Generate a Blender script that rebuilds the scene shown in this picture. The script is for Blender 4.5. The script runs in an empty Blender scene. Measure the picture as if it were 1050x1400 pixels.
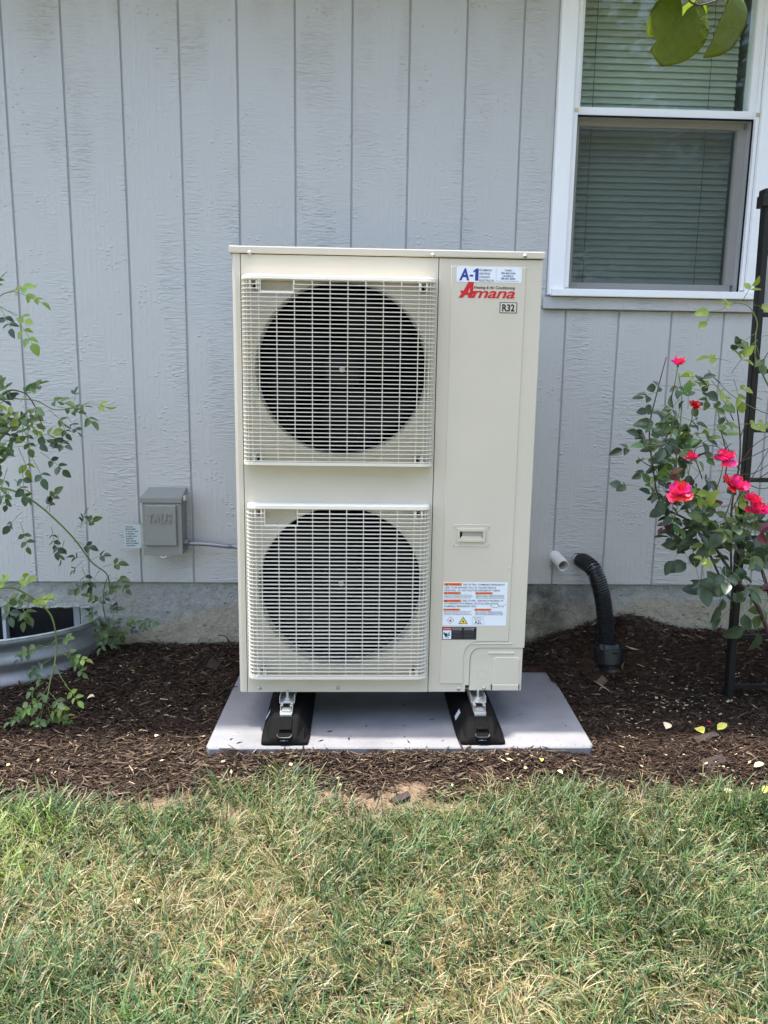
import bpy, bmesh, math, random
import numpy as np
from mathutils import Vector, Matrix, noise
random.seed(7); rng = np.random.default_rng(7)
R = math.radians
S = bpy.context.scene
C = S.collection

# ------------------------------------------------------------------ camera, sky, sun, exposure
F_PX, PITCH, ROLL, YAW = 1048.9, 0.17286, 0.01482, 0.0376
CAM = Vector((1.2434, -2.9605, 1.1001))
fw = Vector((math.sin(YAW)*math.cos(PITCH), math.cos(YAW)*math.cos(PITCH), -math.sin(PITCH)))
rt0 = Vector((math.cos(YAW), -math.sin(YAW), 0)); up0 = rt0.cross(fw)
rt = rt0*math.cos(ROLL) + up0*math.sin(ROLL); up = -rt0*math.sin(ROLL) + up0*math.cos(ROLL)
cd = bpy.data.cameras.new('camera'); cam = bpy.data.objects.new('camera', cd); C.objects.link(cam)
m = Matrix((rt, up, -fw)).transposed().to_4x4(); m.translation = CAM; cam.matrix_world = m
cd.sensor_fit = 'HORIZONTAL'; cd.sensor_width = 36; cd.lens = 36*F_PX/1050; cd.clip_start = .02; cd.clip_end = 400
S.camera = cam

SUN = Vector((-.20, .03, 1)).normalized()          # direction towards the sun
W = bpy.data.worlds.new('World'); S.world = W; W.use_nodes = True
wn = W.node_tree; bg = wn.nodes['Background']
sky = wn.nodes.new('ShaderNodeTexSky'); sky.sky_type = 'NISHITA'; sky.sun_disc = False
sky.sun_elevation = math.asin(SUN.z); sky.sun_rotation = math.atan2(SUN.x, SUN.y)
sky.air_density = 1.0; sky.dust_density = 3.0; sky.ozone_density = 1.0
wn.links.new(sky.outputs[0], bg.inputs[0]); bg.inputs[1].default_value = .15
sd = bpy.data.lights.new('sun', 'SUN'); sd.energy = 2.0; sd.angle = R(1.2); sd.color = (1, .95, .87)
so = bpy.data.objects.new('sun', sd); C.objects.link(so); so.rotation_euler = SUN.to_track_quat('Z', 'Y').to_euler()
S.view_settings.view_transform = 'Standard'; S.view_settings.look = 'None'; S.view_settings.gamma = 1
S.view_settings.exposure = 2.2

def at(px, py, Y=None, Z=None):
    """where the sight line through a photo pixel meets the plane Y=... or Z=..."""
    d = fw + rt*((px-525)/F_PX) - up*((py-700)/F_PX)
    t = (Y-CAM.y)/d.y if Y is not None else (Z-CAM.z)/d.z
    return CAM + d*t

# ------------------------------------------------------------------ materials
def mat(name, col, rough=.5, metal=0, bump=None, var=0, vscale=8, spec=.5, trans=0, attr=None, objvar=0, coat=0, ttint=(1.6, 1.7, .6)):
    mt = bpy.data.materials.new(name); mt.use_nodes = True
    nt = mt.node_tree; N = nt.nodes; L = nt.links; p = N['Principled BSDF']
    p.inputs['Roughness'].default_value = rough; p.inputs['Metallic'].default_value = metal
    p.inputs['Specular IOR Level'].default_value = spec; p.inputs['Coat Weight'].default_value = coat
    p.inputs['Base Color'].default_value = (*col, 1)
    src = None
    if attr:
        a = N.new('ShaderNodeAttribute'); a.attribute_name = attr; src = a.outputs['Color']
    if var or objvar:
        hsv = N.new('ShaderNodeHueSaturation')
        if src: L.new(src, hsv.inputs['Color'])
        else: hsv.inputs['Color'].default_value = (*col, 1)
        val = None
        if var:
            tc = N.new('ShaderNodeTexCoord'); nz = N.new('ShaderNodeTexNoise'); nz.inputs['Scale'].default_value = vscale
            nz.inputs['Detail'].default_value = 6; L.new(tc.outputs['Object'], nz.inputs['Vector'])
            mr = N.new('ShaderNodeMapRange'); mr.inputs[1].default_value = .3; mr.inputs[2].default_value = .7
            mr.inputs[3].default_value = 1-var; mr.inputs[4].default_value = 1+var; L.new(nz.outputs[0], mr.inputs[0]); val = mr.outputs[0]
        if objvar:
            oi = N.new('ShaderNodeObjectInfo'); m2 = N.new('ShaderNodeMapRange')
            m2.inputs[3].default_value = 1-objvar; m2.inputs[4].default_value = 1+objvar; L.new(oi.outputs['Random'], m2.inputs[0])
            if val:
                mu = N.new('ShaderNodeMath'); mu.operation = 'MULTIPLY'; L.new(val, mu.inputs[0]); L.new(m2.outputs[0], mu.inputs[1]); val = mu.outputs[0]
            else: val = m2.outputs[0]
            m3 = N.new('ShaderNodeMapRange'); m3.inputs[3].default_value = .5-.035; m3.inputs[4].default_value = .5+.03
            ml = N.new('ShaderNodeMath'); ml.operation = 'MULTIPLY'; ml.inputs[1].default_value = 7.31; L.new(oi.outputs['Random'], ml.inputs[0])
            fr = N.new('ShaderNodeMath'); fr.operation = 'FRACT'; L.new(ml.outputs[0], fr.inputs[0]); L.new(fr.outputs[0], m3.inputs[0]); L.new(m3.outputs[0], hsv.inputs['Hue'])
        L.new(val, hsv.inputs['Value']); src = hsv.outputs[0]
    if src: L.new(src, p.inputs['Base Color'])
    if bump:
        sc, st = bump[:2]
        tc = N.new('ShaderNodeTexCoord'); nz = N.new('ShaderNodeTexNoise'); nz.inputs['Scale'].default_value = sc; nz.inputs['Detail'].default_value = 5
        L.new(tc.outputs['Object'], nz.inputs['Vector']); b = N.new('ShaderNodeBump'); b.inputs['Strength'].default_value = st
        b.inputs['Distance'].default_value = bump[2] if len(bump) > 2 else .002; L.new(nz.outputs[0], b.inputs['Height']); L.new(b.outputs[0], p.inputs['Normal'])
    if trans:
        tr = N.new('ShaderNodeBsdfTranslucent'); mx = N.new('ShaderNodeMixShader'); mx.inputs[0].default_value = trans
        if src:
            mc = N.new('ShaderNodeMix'); mc.data_type = 'RGBA'; mc.blend_type = 'MULTIPLY'; mc.inputs[0].default_value = 1
            mc.inputs[7].default_value = (*ttint, 1); L.new(src, mc.inputs[6]); L.new(mc.outputs[2], tr.inputs[0])
        else: tr.inputs[0].default_value = (*[min(1, c*k) for c, k in zip(col, (1.5, 1.6, .7))], 1)
        L.new(p.outputs[0], mx.inputs[1]); L.new(tr.outputs[0], mx.inputs[2]); L.new(mx.outputs[0], N['Material Output'].inputs[0])
    return mt

class G:                                             # small node-graph helper
    def __init__(s, name):
        s.m = bpy.data.materials.new(name); s.m.use_nodes = True; s.nt = s.m.node_tree; s.p = s.nt.nodes['Principled BSDF']
    def n(s, t, props=None, **ins):
        x = s.nt.nodes.new(t)
        for k, v in (props or {}).items(): setattr(x, k, v)
        for k, v in ins.items():
            key = int(k[1:]) if k[0] == '_' else k.replace('_', ' ')
            if hasattr(v, 'is_output'): s.nt.links.new(v, x.inputs[key])
            else: x.inputs[key].default_value = v
        return x
    def math(s, op, a, b=None, c=None):
        ins = {'_0': a}
        if b is not None: ins['_1'] = b
        if c is not None: ins['_2'] = c
        return s.n('ShaderNodeMath', {'operation': op}, **ins).outputs[0]
    def rng(s, v, a, b, c=0., d=1.):
        return s.n('ShaderNodeMapRange', {}, _0=v, _1=a, _2=b, _3=c, _4=d).outputs[0]
    def mix(s, f, a, b):
        x = s.n('ShaderNodeMix', {'data_type': 'RGBA'}, _0=f, _6=a, _7=b); return x.outputs[2]
    def lk(s, o, i): s.nt.links.new(o, s.p.inputs[i])

def siding_material(name, base):
    g = G(name)
    tc = g.n('ShaderNodeTexCoord').outputs['Object']; oi = g.n('ShaderNodeObjectInfo').outputs['Random']
    off = g.n('ShaderNodeCombineXYZ', {}, _0=g.math('MULTIPLY', oi, 37.), _1=g.math('MULTIPLY', oi, 11.), _2=g.math('MULTIPLY', oi, 53.)).outputs[0]
    v = g.n('ShaderNodeVectorMath', {'operation': 'ADD'}, _0=tc, _1=off).outputs[0]
    def mp(sx, sz): return g.n('ShaderNodeMapping', {}, Vector=v, Scale=(sx, 1, sz)).outputs[0]
    # saw ripples running across the board
    rip = g.n('ShaderNodeTexNoise', {}, Vector=mp(24, 120), Scale=1., Detail=3., Roughness=.55, Distortion=.6).outputs[0]
    rip = g.rng(rip, .42, .66)
    # cathedral grain running up the board
    grn = g.n('ShaderNodeTexWave', {'wave_type': 'BANDS', 'bands_direction': 'X', 'wave_profile': 'SIN'}, Vector=mp(1, .16), Scale=15., Distortion=7., Detail=3., **{'Detail_Scale': 1.1, 'Detail_Roughness': .55}).outputs[1]
    grn = g.rng(grn, .55, .95)
    blk = g.n('ShaderNodeTexNoise', {}, Vector=mp(60, 45), Scale=1., Detail=2.).outputs[0]
    grn = g.math('MULTIPLY', grn, g.rng(blk, .42, .6))
    msk = g.rng(g.n('ShaderNodeTexNoise', {}, Vector=mp(7, 1.3), Scale=1., Detail=2.).outputs[0], .44, .56)
    msk2 = g.rng(g.n('ShaderNodeTexNoise', {}, Vector=mp(9, 4), Scale=1., Detail=2., Distortion=.5).outputs[0], .35, .62)
    h = g.math('ADD', g.math('MULTIPLY', rip, g.math('MULTIPLY', g.math('SUBTRACT', 1., msk), g.math('ADD', g.math('MULTIPLY', msk2, .8), .25))), g.math('MULTIPLY', grn, g.math('MULTIPLY', msk, .32)))
    spk = g.n('ShaderNodeTexVoronoi', {}, Vector=mp(42, 70), Scale=1.).outputs['Distance']
    spm = g.rng(g.n('ShaderNodeTexNoise', {}, Vector=mp(11, 6), Scale=1.).outputs[0], .52, .62)
    spk = g.math('MULTIPLY', g.rng(spk, .32, .12), spm)
    h = g.math('ADD', h, g.math('MULTIPLY', spk, .9))
    fine = g.n('ShaderNodeTexNoise', {}, Vector=mp(230, 260), Scale=1., Detail=3.).outputs[0]
    h = g.math('ADD', h, g.math('MULTIPLY', fine, .30))
    b = g.n('ShaderNodeBump', {}, Strength=1., Distance=.0020, Height=h)
    g.lk(b.outputs[0], 'Normal')
    dirt = g.n('ShaderNodeTexNoise', {}, Vector=mp(2.2, 1.1), Scale=1., Detail=5.).outputs[0]
    c = g.mix(g.rng(dirt, .35, .7), (*base, 1), (*[x*.96 for x in base], 1))
    g.lk(c, 'Base Color')
    g.p.inputs['Roughness'].default_value = .30; g.p.inputs['Specular IOR Level'].default_value = .55
    return g.m

def foundation_material():
    g = G('foundation_concrete'); P = g.n('ShaderNodeNewGeometry').outputs['Position']
    x, y, z = [g.n('ShaderNodeSeparateXYZ', {}, _0=P).outputs[i] for i in range(3)]
    nz = g.n('ShaderNodeTexNoise', {}, Vector=P, Scale=5., Detail=5.).outputs[0]
    hline = g.math('ADD', z, g.math('MULTIPLY', g.math('SUBTRACT', nz, .5), .16))
    xk = g.math('ADD', g.rng(x, .35, .72, .0, .11), g.rng(x, 1.7, 2.6, 0., .02))
    hline = g.math('SUBTRACT', hline, xk)
    paint = g.rng(hline, .075, .11)
    grain = g.n('ShaderNodeTexNoise', {}, Vector=P, Scale=38., Detail=8., Roughness=.65).outputs[0]
    tan = g.mix(g.rng(grain, .3, .7), (.29, .26, .195, 1), (.40, .365, .285, 1))
    gray = g.mix(g.rng(grain, .3, .7), (.285, .285, .265, 1), (.39, .39, .365, 1))
    c = g.mix(paint, tan, gray)
    moss = g.n('ShaderNodeTexNoise', {}, Vector=P, Scale=9., Detail=7., Roughness=.7).outputs[0]
    mx = g.math('MULTIPLY', g.rng(g.math('ABSOLUTE', g.math('SUBTRACT', x, 1.93)), .33, .06), g.rng(moss, .36, .6))
    c = g.mix(g.math('MULTIPLY', mx, .95), c, (.05, .048, .032, 1))
    splash = g.math('MULTIPLY', g.rng(z, .13, .02), g.rng(moss, .4, .62, 0., .5))
    c = g.mix(splash, c, (.13, .09, .06, 1)); g.lk(c, 'Base Color')
    pit = g.n('ShaderNodeTexVoronoi', {}, Vector=g.n('ShaderNodeMapping', {}, Vector=P, Scale=(26, 26, 40)).outputs[0], Scale=1.).outputs['Distance']
    pit = g.math('MULTIPLY', g.rng(pit, .18, .05), g.rng(nz, .5, .55))
    h = g.math('SUBTRACT', g.math('ADD', grain, g.math('MULTIPLY', g.n('ShaderNodeTexNoise', {}, Vector=P, Scale=14., Detail=3.).outputs[0], 1.2)), pit)
    b = g.n('ShaderNodeBump', {}, Strength=1., Distance=.012, Height=h); g.lk(b.outputs[0], 'Normal')
    g.p.inputs['Roughness'].default_value = .85
    return g.m

def ground_material():
    g = G('soil_and_thatch'); P = g.n('ShaderNodeNewGeometry').outputs['Position']
    a = g.n('ShaderNodeAttribute', {'attribute_name': 'lawn'}).outputs['Fac']
    n1 = g.n('ShaderNodeTexNoise', {}, Vector=P, Scale=60., Detail=9., Roughness=.7).outputs[0]
    n2 = g.n('ShaderNodeTexNoise', {}, Vector=P, Scale=7., Detail=5.).outputs[0]
    mul = g.mix(g.rng(n1, .3, .7), (.014, .008, .005, 1), (.06, .034, .021, 1))
    th = g.mix(g.rng(n1, .3, .7), (.10, .075, .035, 1), (.24, .185, .085, 1))
    th = g.mix(g.rng(n2, .42, .6), th, (.06, .07, .022, 1))
    s = g.n('ShaderNodeAttribute', {'attribute_name': 'soil'}).outputs['Fac']
    soil = g.mix(g.rng(n1, .3, .7), (.11, .075, .048, 1), (.25, .18, .12, 1))
    c = g.mix(a, mul, th); c = g.mix(s, c, soil); g.lk(c, 'Base Color')
    b = g.n('ShaderNodeBump', {}, Strength=.8, Distance=.012, Height=n1); g.lk(b.outputs[0], 'Normal')
    g.p.inputs['Roughness'].default_value = .95; g.p.inputs['Specular IOR Level'].default_value = .2
    return g.m

def galvanised(name, dark=1.):
    g = G(name); P = g.n('ShaderNodeTexCoord').outputs['Object']
    v = g.n('ShaderNodeTexVoronoi', {}, Vector=P, Scale=75.).outputs['Color']
    n = g.n('ShaderNodeTexNoise', {}, Vector=P, Scale=9., Detail=7., Roughness=.7).outputs[0]
    c = g.mix(g.rng(n, .3, .7), (.33*dark, .39*dark, .375*dark, 1), (.60*dark, .57*dark, .58*dark, 1)); g.lk(c, 'Base Color')
    bw = g.n('ShaderNodeSeparateColor', {}, _0=v).outputs[0]
    g.lk(g.rng(g.math('ADD', g.math('MULTIPLY', bw, .4), n), .3, 1.1, .32, .6), 'Roughness')
    g.p.inputs['Metallic'].default_value = .55
    return g.m

def glass_material(name, tint, boost):
    g = G(name); nt = g.nt
    tr = g.n('ShaderNodeBsdfTransparent', {}, _0=(*tint, 1)); gl = g.n('ShaderNodeBsdfGlossy', {}, _0=(1, 1, 1, 1), Roughness=.015)
    P = g.n('ShaderNodeTexCoord').outputs['Object']
    n = g.n('ShaderNodeTexNoise', {}, Vector=P, Scale=3., Detail=1.).outputs[0]
    b = g.n('ShaderNodeBump', {}, Strength=.05, Distance=.02, Height=n); nt.links.new(b.outputs[0], gl.inputs['Normal'])
    ge = g.n('ShaderNodeNewGeometry'); cs = g.math('ABSOLUTE', g.n('ShaderNodeVectorMath', {'operation': 'DOT_PRODUCT'}, _0=ge.outputs['Incoming'], _1=ge.outputs['Normal']).outputs['Value'])
    fr = g.math('ADD', .04, g.math('MULTIPLY', .96, g.math('POWER', g.math('SUBTRACT', 1., cs), 5.)))
    mx = g.n('ShaderNodeMixShader', {}, _0=g.math('MINIMUM', g.math('MULTIPLY', fr, boost), 1.), _1=tr.outputs[0], _2=gl.outputs[0])
    nt.links.new(mx.outputs[0], nt.nodes['Material Output'].inputs[0]); return g.m

def screen_material():
    g = G('insect_screen'); tr = g.n('ShaderNodeBsdfTransparent', {}, _0=(1, 1, 1, 1)); df = g.n('ShaderNodeBsdfDiffuse', {}, _0=(.07, .075, .075, 1))
    mx = g.n('ShaderNodeMixShader', {}, _0=.26, _1=tr.outputs[0], _2=df.outputs[0])
    g.nt.links.new(mx.outputs[0], g.nt.nodes['Material Output'].inputs[0]); return g.m

M = dict(
    siding=siding_material('painted_siding', (.52, .517, .503)),
    trim=siding_material('painted_trim', (.50, .50, .495)),
    groove=mat('painted_groove', (.37, .375, .375), .6),
    concrete=foundation_material(), ground=ground_material(),
    cream=mat('cream_enamel', (.60, .548, .45), .36, bump=(7, .10, .002), var=.035, vscale=4),
    cream_plastic=mat('cream_grille_plastic', (.72, .68, .59), .42),
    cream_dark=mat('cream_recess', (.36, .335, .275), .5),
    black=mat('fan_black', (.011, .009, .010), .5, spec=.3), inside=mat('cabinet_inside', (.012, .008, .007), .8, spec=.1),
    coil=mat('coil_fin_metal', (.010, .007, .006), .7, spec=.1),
    zinc=mat('zinc_plated_steel', (.62, .62, .59), .38, .75), galv=galvanised('galvanised_steel'), galv_well=galvanised('weathered_galvanised_steel', .9),
    pad=mat('grey_composite_pad', (.20, .20, .206), .65, bump=(140, .5, .0015), var=.16, vscale=7),
    rubber=mat('recycled_rubber', (.005, .0047, .0045), .8, spec=.12, bump=(180, .5, .0015)),
    box=mat('grey_powdercoat', (.235, .24, .225), .42, bump=(300, .08, .001)),
    pvc=mat('white_pvc', (.74, .73, .69), .35, var=.05, vscale=30), pvc_in=mat('pvc_inside', (.16, .13, .10), .8),
    hose=mat('black_corrugated_plastic', (.020, .022, .025), .30), conduit=mat('grey_conduit', (.24, .245, .26), .35, .3),
    white=mat('white_vinyl', (.90, .90, .90), .35), taupe=mat('taupe_vinyl', (.84, .79, .73), .45),
    dark=mat('dark_gasket', (.006, .006, .006), .7, spec=.15), slat=mat('blind_slat', (.70, .74, .66), .5), cord=mat('blind_cord', (.06, .07, .065), .8),
    room=mat('room_plaster', (.25, .26, .25), .9), bwin=mat('basement_dark', (.012, .012, .014), .5),
    glass=glass_material('window_glass', (.95, .985, .965), .6), screen=screen_material(),
    iron=mat('black_trellis_paint', (.006, .0055, .005), .5, bump=(120, .3, .001)),
    cane=mat('rose_cane_green', (.15, .19, .05), .5, var=.25, vscale=20), wood_cane=mat('rose_cane_brown', (.07, .035, .028), .6, var=.3, vscale=25),
    leaf_dark=mat('rose_leaf_dark', (.055, .092, .052), .36, var=.2, vscale=40, trans=.22, objvar=.35),
    leaf_mid=mat('rose_leaf_green', (.10, .165, .055), .42, var=.2, vscale=40, trans=.32, objvar=.3),
    leaf_lime=mat('rose_leaf_young', (.25, .36, .08), .42, var=.15, vscale=40, trans=.4, objvar=.2),
    leaf_red=mat('rose_leaf_red', (.12, .03, .025), .5, trans=.2, objvar=.3),
    petal=mat('rose_petal', (.80, .032, .13), .5, var=.2, vscale=60, trans=.2, objvar=.12, ttint=(1.1, 1., 1.2)), petal_d=mat('rose_petal_dark', (.42, .006, .018), .5, trans=.2),
    bark=mat('tree_bark', (.10, .075, .055), .9, bump=(30, 1, .01), var=.3, vscale=10),
    grass=mat('grass_blades', (.1, .2, .05), .48, attr='tint', trans=.22, spec=.4), chips=mat('bark_chips', (.05, .03, .02), .85, attr='tint', spec=.25),
    litter=mat('pale_litter', (.62, .52, .33), .7, var=.2, vscale=50, objvar=.2), litter_y=mat('yellow_leaf', (.62, .58, .12), .6, var=.2, vscale=60, trans=.2), litter_red=mat('fallen_red_petal', (.65, .02, .06), .6),
    stick_white=mat('sticker_white', (.76, .80, .86), .35), blue=mat('print_blue', (.02, .045, .28), .4), red=mat('print_red', (.55, .012, .018), .4),
    ink=mat('print_black', (.012, .012, .014), .45), grey_ink=mat('print_grey', (.17, .18, .21), .5), orange=mat('print_orange', (.80, .22, .06), .45),
    yellow=mat('print_yellow', (.80, .62, .08), .45), tagp=mat('plate_paper', (.48, .55, .55), .35), cream_l=mat('label_cream', (.60, .585, .49), .4),
    soffit=mat('painted_soffit', (.55, .56, .57), .7), shingle=mat('shingle', (.08, .075, .07), .9),
    crown=mat('tree_leaves', (.05, .085, .03), .6, attr='tint', trans=.25),
)

# ------------------------------------------------------------------ mesh helpers
def link(name, me, parent=None, kind=None):
    o = bpy.data.objects.new(name, me); C.objects.link(o)
    if parent: o.parent = parent
    if kind: o['kind'] = kind
    return o
def tag(o, label, cat, group=None):
    o['label'] = label; o['category'] = cat
    if group: o['group'] = group
    return o
def thing(name, label, cat, loc=(0, 0, 0), group=None):
    o = link(name, None); o.location = loc; return tag(o, label, cat, group)
def fin(bm, name, m, parent=None, smooth=False, kind=None, world=True):
    """bm in world coordinates -> object; parents in this script are unrotated, so subtract their position"""
    bmesh.ops.recalc_face_normals(bm, faces=bm.faces)
    off = Vector()
    p = parent
    while p: off += p.location; p = p.parent
    if world and off.length: bmesh.ops.translate(bm, vec=-off, verts=bm.verts)
    me = bpy.data.meshes.new(name); bm.to_mesh(me); bm.free()
    for x in (m if isinstance(m, (list, tuple)) else [m]): me.materials.append(x)
    if smooth:
        for f in me.polygons: f.use_smooth = True
    return link(name, me, parent, kind)
def dup(o, loc, parent=None, name=None):
    c = o.copy(); C.objects.link(c); c.location = loc
    if parent: c.parent = parent
    return c
def box(bm, x0, x1, y0, y1, z0, z1, bev=0, mi=0):
    vs = [bm.verts.new((x, y, z)) for x in (x0, x1) for y in (y0, y1) for z in (z0, z1)]
    fs = [bm.faces.new([vs[i] for i in f]) for f in ((0, 1, 3, 2), (4, 6, 7, 5), (0, 4, 5, 1), (2, 3, 7, 6), (0, 2, 6, 4), (1, 5, 7, 3))]
    for f in fs: f.material_index = mi
    if bev:
        es = list({e for f in fs for e in f.edges})
        bmesh.ops.bevel(bm, geom=es, offset=bev, segments=2, profile=.6, affect='EDGES')
    return fs
def B(name, m, parent, *b, bev=0):
    bm = bmesh.new(); box(bm, *b, bev=bev); return fin(bm, name, m, parent)
def tube(bm, pts, rad, seg=8, cap=True):
    pts = [Vector(p) for p in pts]
    rr = rad if isinstance(rad, (list, tuple)) else [rad]*len(pts)
    rings = []; t0 = None; u = None
    for i, p in enumerate(pts):
        t = (pts[min(i+1, len(pts)-1)] - pts[max(i-1, 0)]).normalized()
        if u is None: u = t.orthogonal().normalized()
        else: u = (u - t*u.dot(t)).normalized()
        v = t.cross(u)
        rings.append([bm.verts.new(p + (u*math.cos(a)+v*math.sin(a))*rr[i]) for a in [2*math.pi*k/seg for k in range(seg)]])
    for a, b in zip(rings, rings[1:]):
        for k in range(seg): bm.faces.new((a[k], a[(k+1) % seg], b[(k+1) % seg], b[k]))
    if cap: bm.faces.new(rings[0][::-1]); bm.faces.new(rings[-1])
    return rings
def spline(pts, n=6):
    pts = [Vector(p) for p in pts]; out = []
    P = [pts[0]*2-pts[1]] + pts + [pts[-1]*2-pts[-2]]
    for i in range(1, len(P)-2):
        for k in range(n):
            t = k/n; a, b, c, d = P[i-1:i+3]
            out.append(.5*((2*b)+(c-a)*t+(2*a-5*b+4*c-d)*t*t+(3*b-a-3*c+d)*t**3))
    return out + [pts[-1]]
def ring_y(bm, cx, cz, prof, seg=48, a0=0, a1=2*math.pi):
    """lathe about an axis parallel to Y; prof = [(r, y), ...]"""
    full = abs(a1-a0-2*math.pi) < 1e-6; n = seg if full else seg+1
    rs = [[bm.verts.new((cx+r*math.cos(a0+(a1-a0)*k/seg), y, cz+r*math.sin(a0+(a1-a0)*k/seg))) for k in range(n)] for r, y in prof]
    for a, b in zip(rs, rs[1:]):
        for k in range(seg if full else seg): bm.faces.new((a[k], a[(k+1) % n], b[(k+1) % n], b[k]))
    return rs
def rpoly(pts, r, seg=5):
    out = []; n = len(pts)
    for i, p in enumerate(pts):
        rad = r[i] if isinstance(r, (list, tuple)) else r
        p = Vector(p); a = (Vector(pts[i-1])-p); b = (Vector(pts[(i+1) % n])-p)
        if rad <= 0: out.append(p); continue
        a.normalize(); b.normalize(); ang = a.angle(b); d = min(rad/math.tan(ang/2), .49*(Vector(pts[i-1])-p).length, .49*(Vector(pts[(i+1) % n])-p).length)
        s, e = p+a*d, p+b*d
        for k in range(seg+1):
            t = k/seg; out.append((1-t)**2*s + 2*t*(1-t)*p + t*t*e)
    return out
def plate(bm, poly, yb, yf, bev=.0, mi=0):
    """polygon in (x, z), back at yb, front at yf (smaller y is nearer the camera)"""
    poly = [Vector(p) for p in poly]
    area = sum(a.x*b.y-b.x*a.y for a, b in zip(poly, poly[1:]+poly[:1]))
    if area < 0: poly = poly[::-1]
    n = len(poly)
    def off(d):
        o = []
        for i in range(n):
            a = (poly[i]-poly[i-1]); b = (poly[(i+1) % n]-poly[i])
            na = Vector((-a.y, a.x)).normalized() if a.length > 1e-9 else Vector((0, 0)); nb = Vector((-b.y, b.x)).normalized() if b.length > 1e-9 else na
            nn = (na+nb); nn = nn.normalized() if nn.length > 1e-9 else na
            o.append(poly[i]+nn*d)
        return o
    back = [bm.verts.new((p.x, yb, p.y)) for p in poly]
    inn = off(bev) if bev else poly
    rings = [back]
    if bev and abs(yf-yb) > bev*1.5: rings.append([bm.verts.new((p.x, yf+bev*.6, p.y)) for p in poly])
    rings.append([bm.verts.new((p.x, yf, p.y)) for p in inn])
    fs = []
    for a, b in zip(rings, rings[1:]):
        for k in range(n): fs.append(bm.faces.new((a[k], a[(k+1) % n], b[(k+1) % n], b[k])))
    fs.append(bm.faces.new(rings[-1]))
    for f in fs: f.material_index = mi
def rect(x0, x1, z0, z1): return [(x0, z0), (x1, z0), (x1, z1), (x0, z1)]
def pxrect(a, b, c, d, Y):
    p, q = at(a, b, Y=Y), at(c, d, Y=Y); return min(p.x, q.x), max(p.x, q.x), min(p.z, q.z), max(p.z, q.z)
def text(s, name, m, parent, x0, x1, z0, z1, y, bold=0, shear=0, spacing=1, depth=.0004, normal=None, keep=False):
    cu = bpy.data.curves.new('t', 'FONT'); cu.body = s; cu.offset = bold; cu.shear = shear; cu.space_character = spacing; cu.extrude = .02; cu.resolution_u = 3
    o = bpy.data.objects.new('t', cu); C.objects.link(o); dg = bpy.context.evaluated_depsgraph_get()
    me = bpy.data.meshes.new_from_object(o.evaluated_get(dg)); bpy.data.objects.remove(o); bpy.data.curves.remove(cu)
    co = np.empty(len(me.vertices)*3); me.vertices.foreach_get('co', co); co = co.reshape(-1, 3)
    mn, mx = co.min(0), co.max(0)
    sc = (z1-z0)/(mx[1]-mn[1]); sx = (x1-x0)/(mx[0]-mn[0])
    out = np.empty_like(co); out[:, 0] = x0+(co[:, 0]-mn[0])*sx; out[:, 2] = z0+(co[:, 1]-mn[1])*sc; out[:, 1] = y - (co[:, 2]-mn[2])/(mx[2]-mn[2]+1e-9)*depth
    off = Vector(); p = parent
    while p: off += p.location; p = p.parent
    out -= np.array(off); me.vertices.foreach_set('co', out.ravel()); me.materials.clear(); me.materials.append(m)
    return link(name, me, parent)
def mesh_np(name, verts, faces, m, tint=None, parent=None, kind=None, smooth=False):
    me = bpy.data.meshes.new(name); verts = np.asarray(verts, np.float32); faces = np.asarray(faces, np.int32)
    nf, k = faces.shape
    me.vertices.add(len(verts)); me.vertices.foreach_set('co', verts.ravel())
    me.loops.add(nf*k); me.loops.foreach_set('vertex_index', faces.ravel())
    me.polygons.add(nf); me.polygons.foreach_set('loop_start', np.arange(0, nf*k, k, dtype=np.int32))
    me.update(calc_edges=True)
    if tint is not None:
        a = me.color_attributes.new('tint', 'FLOAT_COLOR', 'POINT'); a.data.foreach_set('color', np.asarray(tint, np.float32).ravel())
    if smooth: me.polygons.foreach_set('use_smooth', np.ones(nf, bool))
    me.materials.append(m); return link(name, me, parent, kind)

# ------------------------------------------------------------------ ground
def lawn_edge(x):        # Y of the line where lawn meets mulch
    return np.interp(x, [-2, .25, .62, .75, .9, 1.05, 1.2, 1.42, 1.6, 1.9, 2.2, 2.6, 5], [-1.07, -1.055, -1.11, -1.06, -.955, -.94, -1.045, -1.075, -1.0, -1.0, -1.03, -1.075, -1.09])
WC, WA, WBd = -.40, .63, .36          # window well: centre, half width, depth
def in_well(x, y, g=0.): return ((x-WC)/(WA+g))**2 + (y/(WBd+g))**2 < 1
PADX0, PADX1 = .805, 1.985
def sstep(v, a, b): t = np.clip((v-a)/(b-a), 0, 1); return t*t*(3-2*t)
_ph = rng.uniform(0, 6.28, (14, 3)); _fr = rng.uniform(4, 60, 14)
def bumps(x, y, hi=1.):
    s = 0
    for (a, b, c), f in zip(_ph, _fr): s = s + np.sin(f*(x*math.cos(a)+y*math.sin(a))+b)*np.sin(f*.7*(y*math.cos(c)-x*math.sin(c))+c)/(f**.8)
    return s
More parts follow.
